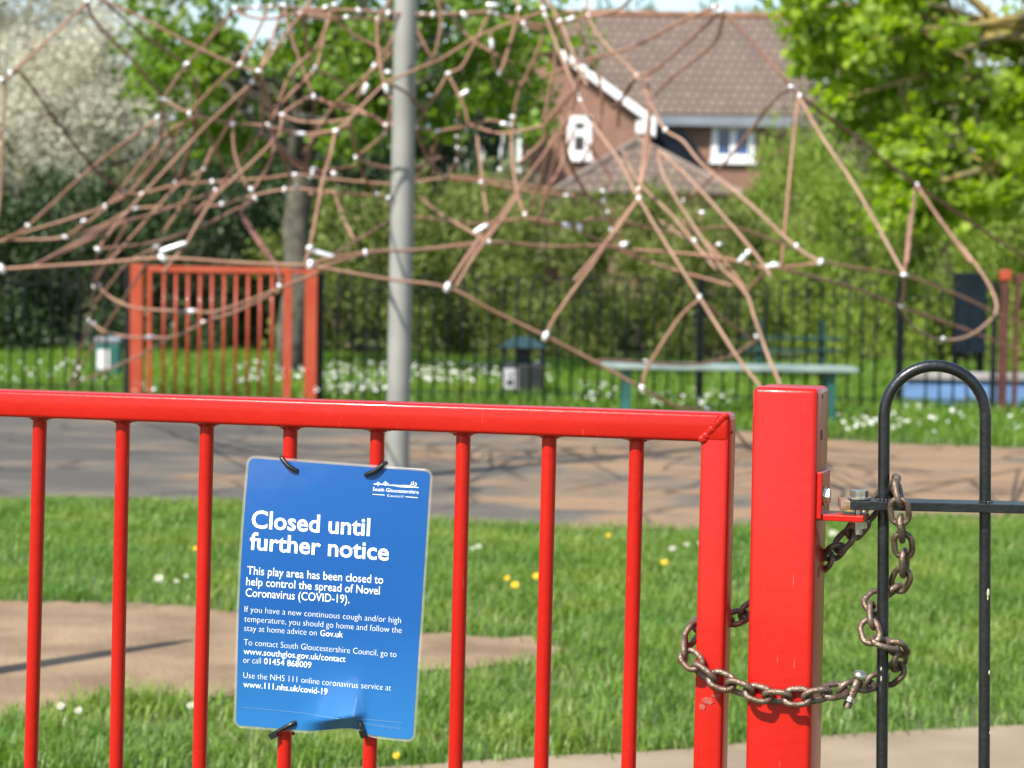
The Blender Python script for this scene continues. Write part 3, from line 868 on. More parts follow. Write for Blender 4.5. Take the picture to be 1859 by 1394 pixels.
# ------------------------------------------------------------------ climbing net
MY = 11.8
mx = at(724, 700, MY)
net = empty('climbing_net', (mx.x, MY, 0), 'rope climbing net of red-brown ropes with bright clamps round a steel mast', 'climbing net')
mt = at(737, 0, MY)
lean = (mt.x - mx.x) / (mt.z - mx.z)
MB().tube([(mx.x - mx.z * lean, MY, 0), (mt.x, MY, mt.z), (mx.x + lean * (4.6 - mx.z), MY, 4.6)], 0.0585, 24).build('mast', M['galv'], net, smooth=True, angle=40)
CR = {'a': (2.905, 0, 0), 'b': (2.905, 560, 0), 'c': (2.164, 1000, 0), 'd': (2.998, 0, 400), 'e': (2.998, 560, 400), 'f': (2.449, 1100, 400), 'p': (1.0, 0, 0), 'g': (1.999, 0, 0)}
def cv(k, p):
    s, ox, oy = CR[k]
    return (p[0] / s + ox, p[1] / s + oy)
# each rope: view key, start distance, end distance, points
ROPES = [
 # strong edge ropes first
 ('p', -12.1, -9.95, [(955, -60), (980, 0), (990, 27), (1014, 90), (1049, 172), (1076, 224), (1124, 292), (1159, 358), (1204, 434), (1270, 540), (1340, 650), (1380, 702), (1402, 750), (1422, 850), (1432, 952)]),
 ('d', 9.6, 9.2, [(-120, 272), (0, 265), (560, 230), (890, 205), (1300, 230), (1690, 245)]),
 ('e', 9.2, 9.8, [(0, 245), (430, 320), (755, 365), (1000, 490), (1290, 630), (1540, 760), (1810, 910)]),
 ('f', 9.8, 11.0, [(160, 745), (320, 830), (450, 843), (560, 925), (640, 1010), (740, 1110)]),
 ('c', -10.9, -9.6, [(975, 378), (1060, 530), (1200, 740), (1366, 1039), (1390, 1085)]),
 ('c', -11.6, -10.2, [(350, 540), (380, 560), (480, 640), (600, 760), (790, 980), (865, 1085)]),
 ('c', -12.2, -10.2, [(140, -40), (150, 70), (210, 170), (330, 290), (400, 420), (450, 510), (520, 555), (600, 650), (780, 800), (965, 970), (1060, 1030)]),
 ('c', 10.0, 10.0, [(650, 20), (740, 110), (945, 340), (978, 378)]),
 ('c', 14.2, 14.8, [(978, 378), (1200, 540), (1430, 722), (1859, 1010), (2000, 1100)]),
 ('c', -12.0, -10.4, [(1440, 730), (1520, 850), (1650, 1030)]),
 ('f', -10.4, -9.7, [(1480, 0), (1640, 190), (1720, 320), (1735, 405), (1680, 470), (1600, 520), (1500, 532), (1400, 500), (1335, 440), (1315, 380), (1325, 320), (1326, 245)]),
 ('a', 11.0, 11.0, [(-60, 455), (0, 425), (55, 390), (250, 215), (462, 10), (520, -60)]),
 ('a', 11.0, 11.4, [(462, 10), (500, 110), (700, 320), (865, 520)]),
 ('a', 11.0, 12.0, [(55, 390), (110, 385), (250, 570), (480, 870), (650, 1015), (715, 1090)]),
 ('a', 10.6, 10.8, [(440, -60), (540, 0), (720, 80), (1060, 260), (1265, 350), (1365, 375)]),
 ('a', 14.0, 13.6, [(480, -60), (540, 0), (740, 170), (980, 335)]),
 ('a', 11.4, 11.2, [(865, 525), (1000, 597), (1230, 650), (1415, 665), (1585, 706), (1770, 690)]),
 ('b', 11.2, 10.4, [(410, 432), (560, 370), (700, 310), (900, 190), (1100, 110), (1240, 60)]),
 ('b', 10.2, 10.6, [(1390, 590), (1260, 790), (1100, 1010), (950, 1230), (820, 1390), (770, 1470)]),
 # lower rings
 ('a', 13.4, 13.8, [(-100, 1300), (0, 1270), (150, 1220), (500, 1110), (655, 1025), (750, 1022), (930, 975), (1120, 960), (1400, 940), (1560, 920), (1705, 940)]),
 ('a', 12.6, 13.0, [(0, 1268), (345, 1252), (560, 1180), (718, 1100), (1000, 1092), (1170, 1078), (1340, 1030), (1500, 1000), (1640, 1000), (1800, 1020)]),
 ('a', 11.8, 12.6, [(170, 1402), (200, 1390), (560, 1200), (800, 1130), (1140, 1008)]),
 ('a', 10.8, 11.6, [(515, 1315), (800, 1280), (1050, 1200), (1345, 1050)]),
 ('b', 13.8, 14.2, [(80, 940), (450, 970), (700, 942), (910, 960), (1100, 1000), (1360, 1030), (1470, 1040), (1578, 1120), (1600, 1210), (1660, 1290)]),
 ('b', 13.0, 12.6, [(0, 1020), (350, 1030), (430, 1080), (450, 1128), (620, 1150), (900, 1180), (1150, 1150), (1360, 1190), (1500, 1250), (1660, 1310)]),
 ('b', 11.2, 11.6, [(0, 1390), (290, 1330), (560, 1320), (860, 1290), (950, 1275), (1300, 1300), (1590, 1300), (1800, 1380)]),
 ('f', 11.6, 12.4, [(0, 110), (240, 200), (560, 290)]),
 ('f', 13.2, 15.2, [(-70, -10), (100, 10), (300, 55), (550, 30), (800, 110), (1000, 190), (1325, 245), (1560, 330), (1735, 412), (1859, 465), (1960, 505)]),
 ('f', 12.8, 13.2, [(120, 130), (380, 150), (580, 180), (720, 212), (950, 190)]),
 ('f', 12.4, 14.4, [(800, 220), (1100, 300), (1315, 385), (1560, 470), (1859, 585), (1960, 620)]),
 ('f', -11.5, -10.0, [(240, 0), (420, 130), (612, 310), (660, 430), (720, 600), (770, 720), (800, 850)]),
 ('f', -11.4, -10.5, [(340, 0), (480, 130), (620, 300)]),
 ('f', 11.2, 13.2, [(730, 205), (640, 300), (618, 320)]),
 ('f', 11.6, 12.0, [(1326, 245), (1350, 0), (1350, -10)]),
 ('c', 10.0, 11.8, [(972, 385), (940, 680), (905, 1060)]),
 ('c', 14.0, 14.0, [(1432, 735), (1400, 1030)]),
 ('f', 11.9, 9.8, [(415, 350), (330, 430), (230, 580), (180, 670), (160, 742)]),
 ('f', 11.9, 13.6, [(418, 345), (500, 420), (670, 540)]),
 ('f', 11.0, 13.6, [(-61, 632), (0, 622), (180, 632), (400, 640), (560, 600), (670, 530)]),
 ('e', 9.5, 11.2, [(755, 365), (860, 200), (970, 40), (1035, -10)]),
 ('e', 9.6, 10.6, [(800, 362), (900, 200), (1050, 0), (1150, -150)]),
 ('e', 9.7, 12.2, [(1292, 630), (1340, 530), (1450, 370), (1560, 220), (1700, 0), (1790, -110)]),
 ('e', 9.2, 11.4, [(20, 250), (80, 250), (310, 180), (440, 168), (600, 160), (920, 120)]),
 ('e', 9.2, 12.6, [(40, 235), (130, 190), (440, 0), (470, -35)]),
 ('d', 9.6, 11.8, [(60, 262), (170, 250), (480, 110), (700, 0)]),
 ('d', 10.8, 16.4, [(530, 160), (515, 355), (490, 540), (420, 760), (380, 890)]),
 ('d', 12.2, 15.2, [(700, 10), (560, 260), (520, 350)]),
 ('d', 11.6, 15.4, [(850, 150), (700, 230), (560, 400), (515, 450)]),
 ('d', 10.2, 16.4, [(880, 130), (780, 260), (650, 470), (540, 640), (440, 800), (385, 895)]),
 ('d', 15.2, 9.6, [(535, 350), (570, 395), (640, 440), (760, 480), (1040, 495), (1200, 490), (1520, 370), (1690, 300), (1790, 255)]),
 ('d', 15.6, 12.0, [(490, 540), (520, 570), (560, 600), (680, 632), (820, 637), (960, 630), (1110, 556), (1300, 490), (1520, 385)]),
 ('d', 14.0, 16.4, [(900, 650), (750, 740), (420, 885), (388, 898)]),
 ('d', 13.0, 12.0, [(1310, -60), (1340, 0), (1500, 240), (1522, 360)]),
 ('a', 11.2, 9.2, [(1770, 690), (1740, 830), (1705, 940), (1660, 1180), (1632, 1305), (1612, 1390)]),
 # left-hand web
 ('a', 11.0, 11.2, [(2, 425), (25, 480), (12, 800), (0, 1060), (-20, 1200)]),
 ('a', 12.0, 13.6, [(1240, 45), (1060, 260), (985, 340), (880, 490), (865, 522)]),
 ('a', 13.6, 13.4, [(985, 340), (1035, 450), (1047, 560), (1032, 625), (1120, 740), (1200, 920), (1240, 940)]),
 ('a', 13.4, 13.8, [(1032, 625), (990, 830), (945, 965), (930, 975)]),
 ('a', 11.5, 13.6, [(855, 640), (880, 665), (910, 760), (930, 955)]),
 ('a', 11.4, 13.0, [(865, 525), (850, 700), (800, 850), (690, 1010), (655, 1022)]),
 ('a', 11.5, 13.2, [(830, 625), (490, 880), (150, 1190), (20, 1262)]),
 ('a', 12.0, 12.6, [(1020, 620), (850, 730), (560, 1090), (345, 1250)]),
 ('a', 11.0, 12.4, [(1265, 345), (1200, 390), (1050, 540), (1000, 598)]),
 ('a', 10.9, 12.6, [(1365, 375), (1335, 430), (1240, 600), (1230, 650)]),
 ('a', 12.6, 12.6, [(1335, 430), (1100, 650), (980, 780), (660, 1130), (515, 1315)]),
 ('a', 12.6, 13.0, [(1240, 600), (1160, 740), (1080, 890)]),
 ('a', 10.8, 11.6, [(1365, 375), (1480, 220), (1590, 70), (1640, 0), (1680, -60)]),
 ('a', 12.4, 12.6, [(1240, 45), (1350, 42), (1500, 35), (1650, 60), (1800, 60)]),
 ('a', 12.0, 11.8, [(1240, 45), (1290, 80), (1420, 100), (1590, 68), (1800, 95)]),
 ('a', 12.6, 11.0, [(1410, 60), (1340, 200), (1270, 330)]),
 ('a', 12.6, 11.4, [(1480, 70), (1430, 220), (1375, 360)]),
 ('a', 10.8, 11.2, [(1365, 378), (1388, 500), (1385, 640), (1415, 663)]),
 ('a', 10.8, 11.2, [(1370, 385), (1430, 560), (1422, 655)]),
 ('a', 12.6, 12.2, [(1495, 40), (1550, 230), (1655, 510)]),
 ('a', 11.8, 12.6, [(1600, 70), (1620, 250), (1655, 368), (1690, 280), (1725, 120), (1740, 60)]),
 ('a', 12.6, 12.4, [(1655, 368), (1740, 400), (1870, 480)]),
 ('a', 12.2, 12.0, [(1490, 605), (1570, 638), (1700, 645), (1800, 635), (1860, 620)]),
 ('a', 12.2, 12.4, [(1490, 600), (1570, 545), (1655, 512), (1790, 560)]),
 ('a', 12.6, 11.4, [(1655, 380), (1600, 430), (1490, 540), (1420, 650)]),
 ('a', 11.2, 13.0, [(1230, 650), (1235, 790), (1280, 930), (1325, 1002), (1400, 900), (1445, 780), (1420, 668)]),
 ('a', 11.2, 13.2, [(1415, 668), (1470, 780), (1530, 930), (1555, 988), (1570, 998)]),
 ('a', 11.2, 13.6, [(1430, 680), (1500, 800), (1640, 895), (1700, 935)]),
 ('a', 11.4, 10.2, [(1420, 668), (1440, 740), (1250, 930), (1130, 1040), (1030, 1200), (985, 1280), (900, 1385), (860, 1440)]),
 ('a', 13.0, 12.0, [(1080, 890), (930, 985), (800, 1130), (580, 1375), (560, 1400)]),
 ('a', 14.2, 13.2, [(1130, 760), (1050, 930), (960, 1080), (860, 1230)]),
 ('a', 13.8, 13.0, [(1345, 1050), (1270, 1120), (1350, 1260), (1430, 1375)]),
 ('a', 12.2, 13.6, [(1655, 515), (1650, 700), (1620, 860), (1640, 930)]),
 ('a', 12.2, 12.6, [(1490, 605), (1475, 700), (1440, 760)]),
 ('a', 11.2, 12.2, [(1390, 690), (1290, 800), (1160, 990), (1020, 1130)]),
 # middle web round the mast
 ('b', 11.8, 11.9, [(-20, 95), (200, 90), (365, 100), (440, 105), (600, 75), (820, 80), (950, 70), (1110, 100), (1250, 135), (1480, 85)]),
 ('b', 12.6, 12.2, [(-20, 45), (265, 55), (420, 68), (655, 78), (960, 60), (990, 70), (1135, 128), (1240, 165)]),
 ('b', 11.4, 11.2, [(470, -60), (430, 0), (370, 95), (365, 230), (390, 400), (410, 470), (440, 530)]),
 ('b', 12.4, 12.6, [(600, -60), (560, 0), (480, 120), (420, 250), (340, 350), (250, 530)]),
 ('b', 12.2, 12.0, [(130, 90), (250, 190), (390, 260), (430, 295)]),
 ('b', 12.0, 12.4, [(510, 55), (545, 95), (590, 190), (655, 300), (690, 190), (700, 90), (680, 0), (660, -50)]),
 ('b', 12.4, 12.0, [(950, 80), (880, 220), (810, 350), (738, 390), (690, 470), (610, 590), (568, 665)]),
 ('b', 12.2, 11.9, [(738, 392), (820, 560), (845, 660)]),
 ('b', 11.2, 11.4, [(395, 445), (300, 540), (215, 632), (145, 690)]),
 ('b', 11.2, 12.2, [(430, 440), (530, 500), (615, 595)]),
 ('b', 12.3, 12.0, [(30, 515), (200, 580), (340, 610), (400, 655), (565, 668)]),
 ('b', 12.0, 11.4, [(0, 722), (145, 692), (220, 650)]),
 ('b', 12.0, 12.6, [(215, 640), (245, 770), (300, 850), (420, 882), (560, 880)]),
 ('b', 11.4, 12.6, [(145, 695), (100, 830), (78, 945)]),
 ('b', 12.4, 11.9, [(250, 832), (340, 760), (410, 690), (440, 560)]),
 ('b', 12.4, 13.0, [(250, 838), (300, 940), (352, 1022)]),
 ('b', 12.0, 12.2, [(565, 668), (680, 690), (850, 660), (950, 635), (1045, 650)]),
 ('b', 12.2, 12.0, [(850, 660), (1000, 702), (1120, 690), (1240, 660)]),
 ('b', 12.0, 13.6, [(568, 670), (600, 770), (650, 870), (725, 938)]),
 ('b', 12.0, 13.6, [(682, 690), (660, 790), (610, 870), (560, 955), (430, 1060)]),
 ('b', 12.4, 12.6, [(965, 180), (975, 300), (1006, 385), (1050, 270), (1085, 150), (1110, 45), (1090, 0), (1070, -60)]),
 ('b', -12.0, -11.3, [(1240, -20), (1285, 40), (1340, 140), (1430, 370), (1470, 450)]),
 ('b', 12.4, 12.8, [(1078, 620), (1110, 480), (1200, 290), (1245, 160)]),
 ('b', 12.4, 13.4, [(1078, 620), (1072, 760), (1090, 950), (1145, 1132), (1205, 1000), (1250, 850), (1275, 745)]),
 ('b', 12.0, 12.6, [(1240, 650), (1268, 480), (1292, 370), (1310, 200)]),
 ('b', 12.6, 12.0, [(1100, 870), (1240, 735), (1250, 650), (1390, 470)]),
 ('b', 11.6, 12.0, [(1430, 400), (1400, 540), (1330, 720), (1270, 960), (1200, 1200)]),
 ('b', 12.4, 14.0, [(1340, 700), (1380, 850), (1450, 1005), (1478, 1038)]),
 ('b', 12.4, 13.6, [(1400, 690), (1320, 900), (1250, 1000)]),
 ('b', 10.2, 13.2, [(1730, 400), (1680, 490), (1600, 570)]),
 ('b', 13.6, 14.0, [(730, 930), (900, 942), (1370, 1012)]),
 ('b', 12.6, 12.6, [(1150, 1150), (1300, 1182), (1440, 1170), (1580, 1140)]),
 ('b', 13.6, 11.2, [(590, 1040), (700, 1130), (870, 1230), (950, 1280)]),
 ('b', 14.6, 14.2, [(890, 720), (918, 960), (948, 1180)]),
 ('b', 12.0, 13.0, [(790, 600), (790, 720), (785, 840), (730, 930)]),
 ('b', 12.4, 11.8, [(1740, 1045), (1650, 1180), (1480, 1385), (1400, 1480)]),
 ('b', 12.4, 10.2, [(1745, 1000), (1770, 800), (1790, 640), (1800, 520)]),
 ('b', 13.2, 14.6, [(130, 1000), (190, 1160), (240, 1260)]),
 ('g', 12.2, 12.8, [(690, 415), (590, 560), (470, 700), (380, 745)]),
 ('g', 12.4, 11.8, [(1240, 375), (1310, 400), (1390, 440), (1500, 462)]),
 ('g', 12.0, 12.8, [(1270, 450), (1300, 560), (1350, 600), (1480, 612), (1600, 570)]),
 ('g', 12.6, 13.4, [(715, 430), (690, 530), (645, 660)]),
 ('g', 12.4, 12.0, [(1000, 510), (1060, 590), (1135, 622), (1300, 600)]),
 ('g', 12.8, 12.2, [(1590, -20), (1640, 60), (1700, 130), (1770, 180), (1860, 230)]),
 ('g', 12.6, 12.2, [(1200, 60), (1150, 170), (1060, 260), (1000, 400)]),
 ('g', 12.8, 12.4, [(1480, 70), (1420, 190), (1300, 300), (1200, 400), (1100, 560)]),
 ('c', 11.8, 12.4, [(10, 60), (60, 190), (75, 330), (50, 470), (60, 620)]),
 ('c', 12.2, 12.6, [(100, 95), (160, 230), (200, 360), (190, 500), (120, 640)]),
 # webs across the roof
 ('c', 10.0, 12.0, [(645, 25), (500, 90), (330, 180), (100, 250), (-20, 300)]),
 ('c', 10.0, 10.4, [(668, 45), (520, 180), (400, 280), (338, 298)]),
 ('c', 10.0, 12.4, [(680, 60), (640, 170), (480, 300), (410, 375)]),
 ('c', 10.0, 12.8, [(945, 342), (870, 400), (810, 480), (700, 620), (590, 740), (520, 790)]),
 ('c', 12.0, 11.2, [(375, 300), (388, 430), (380, 600), (345, 765)]),
 ('c', -11.6, -10.4, [(420, 600), (440, 680), (480, 760), (570, 900), (690, 1080)]),
 ('c', -11.6, -10.3, [(280, 590), (350, 720), (480, 850), (560, 950), (650, 1060)]),
 ('c', 12.0, 10.4, [(30, 90), (75, 78), (150, 65), (260, 40), (330, -20)]),
 ('c', 12.6, 12.2, [(0, 480), (60, 400), (110, 340)]),
 ('c', 13.0, 12.8, [(60, 620), (100, 700), (150, 770), (215, 830)]),
 ('c', 13.2, 12.8, [(310, 320), (270, 420), (265, 495)]),
 ('c', 13.4, 13.6, [(140, 560), (200, 640), (235, 700), (205, 750)]),
]
SAMP = []                                               # every rope's samples: (x, y, distance)
def interp(pts, n):
    """smooth curve through the points (Catmull-Rom)"""
    P = [np.array(p, float) for p in pts]
    P = [2 * P[0] - P[1]] + P + [2 * P[-1] - P[-2]]
    out = []
    for i in range(1, len(P) - 2):
        for k in range(n):
            t = k / n
            a, b, c, d = P[i - 1], P[i], P[i + 1], P[i + 2]
            out.append(0.5 * ((2 * b) + (c - a) * t + (2 * a - 5 * b + 4 * c - d) * t * t + (3 * b - a - 3 * c + d) * t ** 3))
    out.append(P[-2])
    return np.array(out)
def near(x, y, lim):
    best, bd = None, lim
    for A in SAMP:
        d = np.hypot(A[:, 0] - x, A[:, 1] - y)
        i = int(d.argmin())
        if d[i] < bd:
            best, bd = A[i], d[i]
    return best
rope_objs, rope_mats = [], []
LIT_ROPES = {(980, 0), (1060, 530), (380, 560), (150, 70), (1520, 850), (420, 130), (480, 130), (1640, 190), (720, 80), (25, 480), (1350, 260), (560, 400), (1285, 40), (350, 720), (440, 680)}
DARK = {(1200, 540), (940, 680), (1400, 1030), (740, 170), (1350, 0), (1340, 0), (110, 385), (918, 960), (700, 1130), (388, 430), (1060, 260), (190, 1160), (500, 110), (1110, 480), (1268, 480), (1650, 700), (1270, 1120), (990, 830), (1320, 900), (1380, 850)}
flatd = lambda d: -d if d < 0 else d if d > 15 else 11.8 + (d - 11.8) * 0.5   # negative: taken as it stands
for key, d0, d1, pts in ROPES:
    d0, d1 = flatd(d0), flatd(d1)
    c = interp([cv(key, p) for p in pts], 5)
    a, b = near(*c[0], 11), near(*c[-1], 11)
    if a is not None: d0 = a[2]
    if b is not None: d1 = b[2]
    s = np.concatenate([[0], np.cumsum(np.hypot(*np.diff(c, axis=0).T))]); s /= s[-1]
    D = d0 + (d1 - d0) * s
    SAMP.append(np.column_stack([c, D]))
    rope_mats.append('rope_lit' if tuple(pts[1]) in LIT_ROPES else 'rope_dark' if tuple(pts[1]) in DARK else 'rope')
    rope_objs.append((float(np.sum(1 / D)), [at(x, y, d) for (x, y), d in zip(c, D)]))
order = sorted(range(len(rope_objs)), key=lambda i: -len(rope_objs[i][1]))
rest = MB()
for rank, i in enumerate(order):
    pts = rope_objs[i][1]
    if rank < 99 or len(order) <= 100:
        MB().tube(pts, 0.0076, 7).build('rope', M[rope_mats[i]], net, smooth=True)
    else:
        rest.tube(pts, 0.0076, 7)
if len(order) > 100:
    o = rest.build('rope', M['rope'], net, smooth=True); o['kind'] = 'stuff'
# ground anchors
for nm, (x, y) in (('left', (124, 712)), ('front', (1432, 955)),):
    p = gp(x, y)
    MB().tube([(p.x, p.y, 0), (p.x, p.y, 0.05)], [0.09, 0.08], 14).build('ground_anchor', M['fittings_and_shade'], net, smooth=True, angle=40)
CL = {
 'a': [(462, 5), (55, 387), (8, 422), (865, 525), (830, 622), (985, 337), (1000, 600), (1240, 45), (1265, 342), (1365, 375), (1332, 430), (1230, 650), (1415, 662), (1490, 605), (1770, 690), (1655, 510), (1655, 366), (1590, 67), (1080, 888), (930, 957), (655, 1020), (750, 1023), (556, 1090), (716, 1098), (442, 1165), (345, 1250), (150, 1190), (515, 1315), (822, 1300), (1120, 960), (1240, 940), (1140, 1006), (1170, 1076), (1345, 1050), (1325, 1000), (1500, 1000), (1555, 986), (1655, 890), (1640, 930), (1555, 920), (1705, 940), (1350, 41), (1425, 38), (1500, 30), (1632, 1305), (905, 625)],
 'b': [(200, 90), (365, 100), (420, 70), (510, 60), (595, 76), (655, 77), (265, 55), (140, 25), (90, 38), (950, 65), (990, 70), (1110, 47), (1135, 126), (1240, 45), (1250, 82), (1325, 112), (1390, 96), (1480, 85), (345, 347), (420, 380), (30, 360), (30, 512), (737, 387), (640, 503), (1005, 382), (1078, 617), (565, 668), (680, 690), (630, 668), (410, 660), (145, 692), (250, 832), (405, 700), (725, 932), (563, 958), (910, 960), (1010, 895), (1145, 1130), (1360, 1030), (1470, 1037), (1555, 1060), (1576, 1120), (1595, 1210), (450, 1122), (360, 1027), (420, 1045), (80, 937), (20, 915), (1742, 1000), (1742, 1045), (1420, 500), (1435, 530), (1732, 396), (300, 1330), (952, 1275), (788, 720), (788, 780), (784, 840), (785, 640)],
 'c': [(640, 27), (668, 42), (945, 341), (977, 377), (1440, 727), (450, 510), (405, 530), (336, 297), (345, 780), (205, 750), (595, 835), (520, 790), (660, 960), (565, 945), (965, 967), (1060, 1028), (70, 78)],
 'e': [(1812, 910), (310, 180)],
 'f': [(722, 207), (416, 342), (670, 517), (178, 631), (160, 744), (1326, 243), (1316, 377), (1495, 530), (1732, 413), (450, 838), (955, 188)],
 'd': [(540, 352), (515, 362), (487, 546), (512, 560), (1110, 553), (1521, 358), (430, 805), (408, 845), (382, 885)]}
BIGC = {'d': [(885, 206), (1690, 242), (10, 264)], 'e': [(756, 364), (1291, 630), (1402, 28)], 'f': [(750, 200), (82, 108)], 'b': [(820, 79), (1360, 1190), (1660, 1292)], 'c': [(112, 895)]}
LONG = {'a': [((1560, 702), (1612, 708))], 'b': [((938, 25), (1000, 28)), ((402, 445), (418, 492)), ((310, 440), (290, 495)), ((800, 505), (845, 475)), ((963, 200), (968, 258)), ((1012, 652), (1075, 658)), ((120, 914), (150, 917)), ((872, 1228), (945, 1185))],
        'd': [((870, 170), (1015, 122)), ((1670, 158), (1815, 200)), ((1010, 493), (1072, 495)), ((795, 636), (848, 637))], 'f': [((590, 185), (642, 132))]}
cl = []
for k, L_ in list(CL.items()):
    cl += [(cv(k, p), 0.0128) for p in L_]
for k, L_ in BIGC.items():
    cl += [(cv(k, p), 0.0185) for p in L_]
cl.sort(key=lambda q: -q[1])
restm = MB()
nc = 0
rc = random.Random(3)
for k, L_ in LONG.items():
    for a, b in L_:
        (ax_, ay_), (bx_, by_) = cv(k, a), cv(k, b)
        q = near((ax_ + bx_) / 2, (ay_ + by_) / 2, 60)
        d = (q[2] if q is not None else 12.0) - 0.012
        p0, p1 = at(ax_, ay_, d), at(bx_, by_, d)
        MB().tube([p0, p0.lerp(p1, 0.12), p0.lerp(p1, 0.88), p1], [0.008, 0.0120, 0.0120, 0.008], 8).build('rope_clamp', M['alu'], net, smooth=True, angle=50)
        nc += 1
for (x, y), r in cl:
    q = near(x, y, 40)
    d = q[2] - 0.004 if q is not None else 12.5
    c = at(x, y, d)
    rot = Matrix.Rotation(rc.uniform(0, 3.1), 3, 'Y')
    if nc < 99:
        MB().ball(c, r, 2, (1.45, 1, 0.85), rot).build('rope_clamp', M['alu'], net, smooth=True); nc += 1
    else:
        restm.ball(c, r, 1, (1.45, 1, 0.85), rot)
o = restm.build('rope_clamp', M['alu'], net, smooth=True); o['kind'] = 'stuff'

# ------------------------------------------------------------------ near gate
TH = R(17)
GP = Plane(at(605, 1090, 2.596), TH)
gu, gn = GP.u, GP.n
UP = Vector((0, 0, 1))
gb = GP.at(605, 1090)
gate = empty('red_gate', (gb.x, gb.y, 0), 'bright red gloss-painted barred gate in the foreground carrying the blue notice', 'gate')
def beam(mb, a, b, wv, dv, bevel):
    """square tube from a to b; wv, dv are half-size vectors"""
    a, b = Vector(a), Vector(b)
    t = (b - a)
    wv = Vector(wv); tn = t.normalized()
    wl = wv.length; wv = (wv - tn * wv.dot(tn)).normalized() * wl
    return mb.box((a + b) / 2, t / 2, dv, wv, bevel, 3)
HW = 0.0152
ra, rb = GP.at(-640, 709), GP.at(1304, 774.5)
beam(MB(), ra, rb + gu * 0.0150, UP * HW, gn * 0.02, 0.0045).build('top_rail', M['red'], gate, smooth=True, angle=35)
# closing upright under the mitre
ub_ = GP.at(1289.5, 1394); ut = GP.at(1304.5, 776)
dn = (ub_ - ut).normalized()
ue = ut + dn * ((ut.z - 0.06) / -dn.z)
beam(MB(), ut - dn * 0.0135, ue, gu * HW, gn * 0.0194, 0.0045).build('closing_stile', M['red'], gate, smooth=True, angle=35)
hs = ra + dn * 0.013
he = hs + dn * ((hs.z - 0.06) / -dn.z)
beam(MB(), hs, he, gu * HW, gn * 0.0194, 0.0045).build('hinge_stile', M['red'], gate, smooth=True, angle=35)
ba_, bb_ = he + UP * 0.03 + gu * 0.016, ue + UP * 0.03 - gu * 0.016
beam(MB(), ba_, bb_, UP * HW, gn * 0.019, 0.004).build('bottom_rail', M['red'], gate, smooth=True, angle=35)
BARS = [((72, 790), (56, 1394)), ((223, 790), (211, 1394)), ((375.5, 790), (362, 1394)), ((527, 800), (516, 1394)), ((685, 800), (671, 1394)), ((841, 805), (827, 1394)), ((997, 810), (982.5, 1394)), ((1156, 815), (1141, 1394))]
bars = []
for k in range(3, 0, -1):
    bars.append(((72 - 151 * k, 790), (56 - 151 * k, 1394)))
bars += BARS
for t_, b_ in bars:
    p, q = GP.at(*t_), GP.at(*b_)
    d = (q - p).normalized()
    # meet the rail underside
    k = (t_[0] + 640) / (1304 + 640)
    rz_ = ra.lerp(rb, k).z - HW
    p = p - d * ((rz_ + 0.001 - p.z) / d.z * -1)
    q = p + d * ((p.z - 0.105) / -d.z)
    mb = MB().tube([p, q], 0.0081, 20)
    o = mb.build('bar', M['red'], gate, smooth=True, angle=40)
    wv = MB()                                         # lumpy weld collar under the rail
    rr = random.Random(int(t_[0]))
    for i in range(9):
        a = 2 * math.pi * i / 9
        wv.ball(p + (gu * math.cos(a) + gn * math.sin(a)) * 0.0085 + d * 0.001, rr.uniform(0.0030, 0.0044), 2)
    for sx in (-1, 1):
        wv.ball(p + gu * sx * 0.0125 + d * 0.0004, 0.0036, 2, (1.7, 1, 0.75))
    wv.build('weld', M['red'], o, smooth=True)
# mitre weld at the corner: a rubbed bead across the joint
mb = MB()
for i in range(15):
    t = i / 14
    c = GP.at(1277 + 40 * t, 797 - 42 * t, 0.0196)
    mb.ball(c, (0.0031 if i not in (0, 1) else 0.0036) * random.Random(i).uniform(0.8, 1.15), 2, (1.5, 0.55, 1.2))
for q in ((1299, 764), (1296, 770), (1302, 760)):
    mb.ball(GP.at(*q, 0.0195), 0.0032, 2, (1.1, 0.6, 1.5))
mb.build('weld', M['red'], gate, smooth=True)
c = ut + dn * 0.004 + gu * HW + gn * 0.004
MB().tube([c - gu * 0.001, c + gu * 0.0008], 0.0022, 10).build('drain_hole', M['tie'], gate)

def blotch(px, py, rx, ry, seed):
    rd = random.Random(seed)
    return [GP.at(px + rx * math.cos(a) * rd.uniform(0.6, 1.1), py + ry * math.sin(a) * rd.uniform(0.5, 1.1), 0.02015) for a in (2 * math.pi * i / 16 for i in range(16))]
mb = MB()
for q in ((1284, 1272, 15, 9, 1), (1300, 1262, 9, 6, 2), (1275, 1282, 7, 9, 3)):
    mb.poly(blotch(*q))
mb.build('scuff', mat('scuffed_primer', (0.30, 0.085, 0.055), 0.8, col2=(0.42, 0.014, 0.008), scale=420, lo=0.42, hi=0.56), gate)

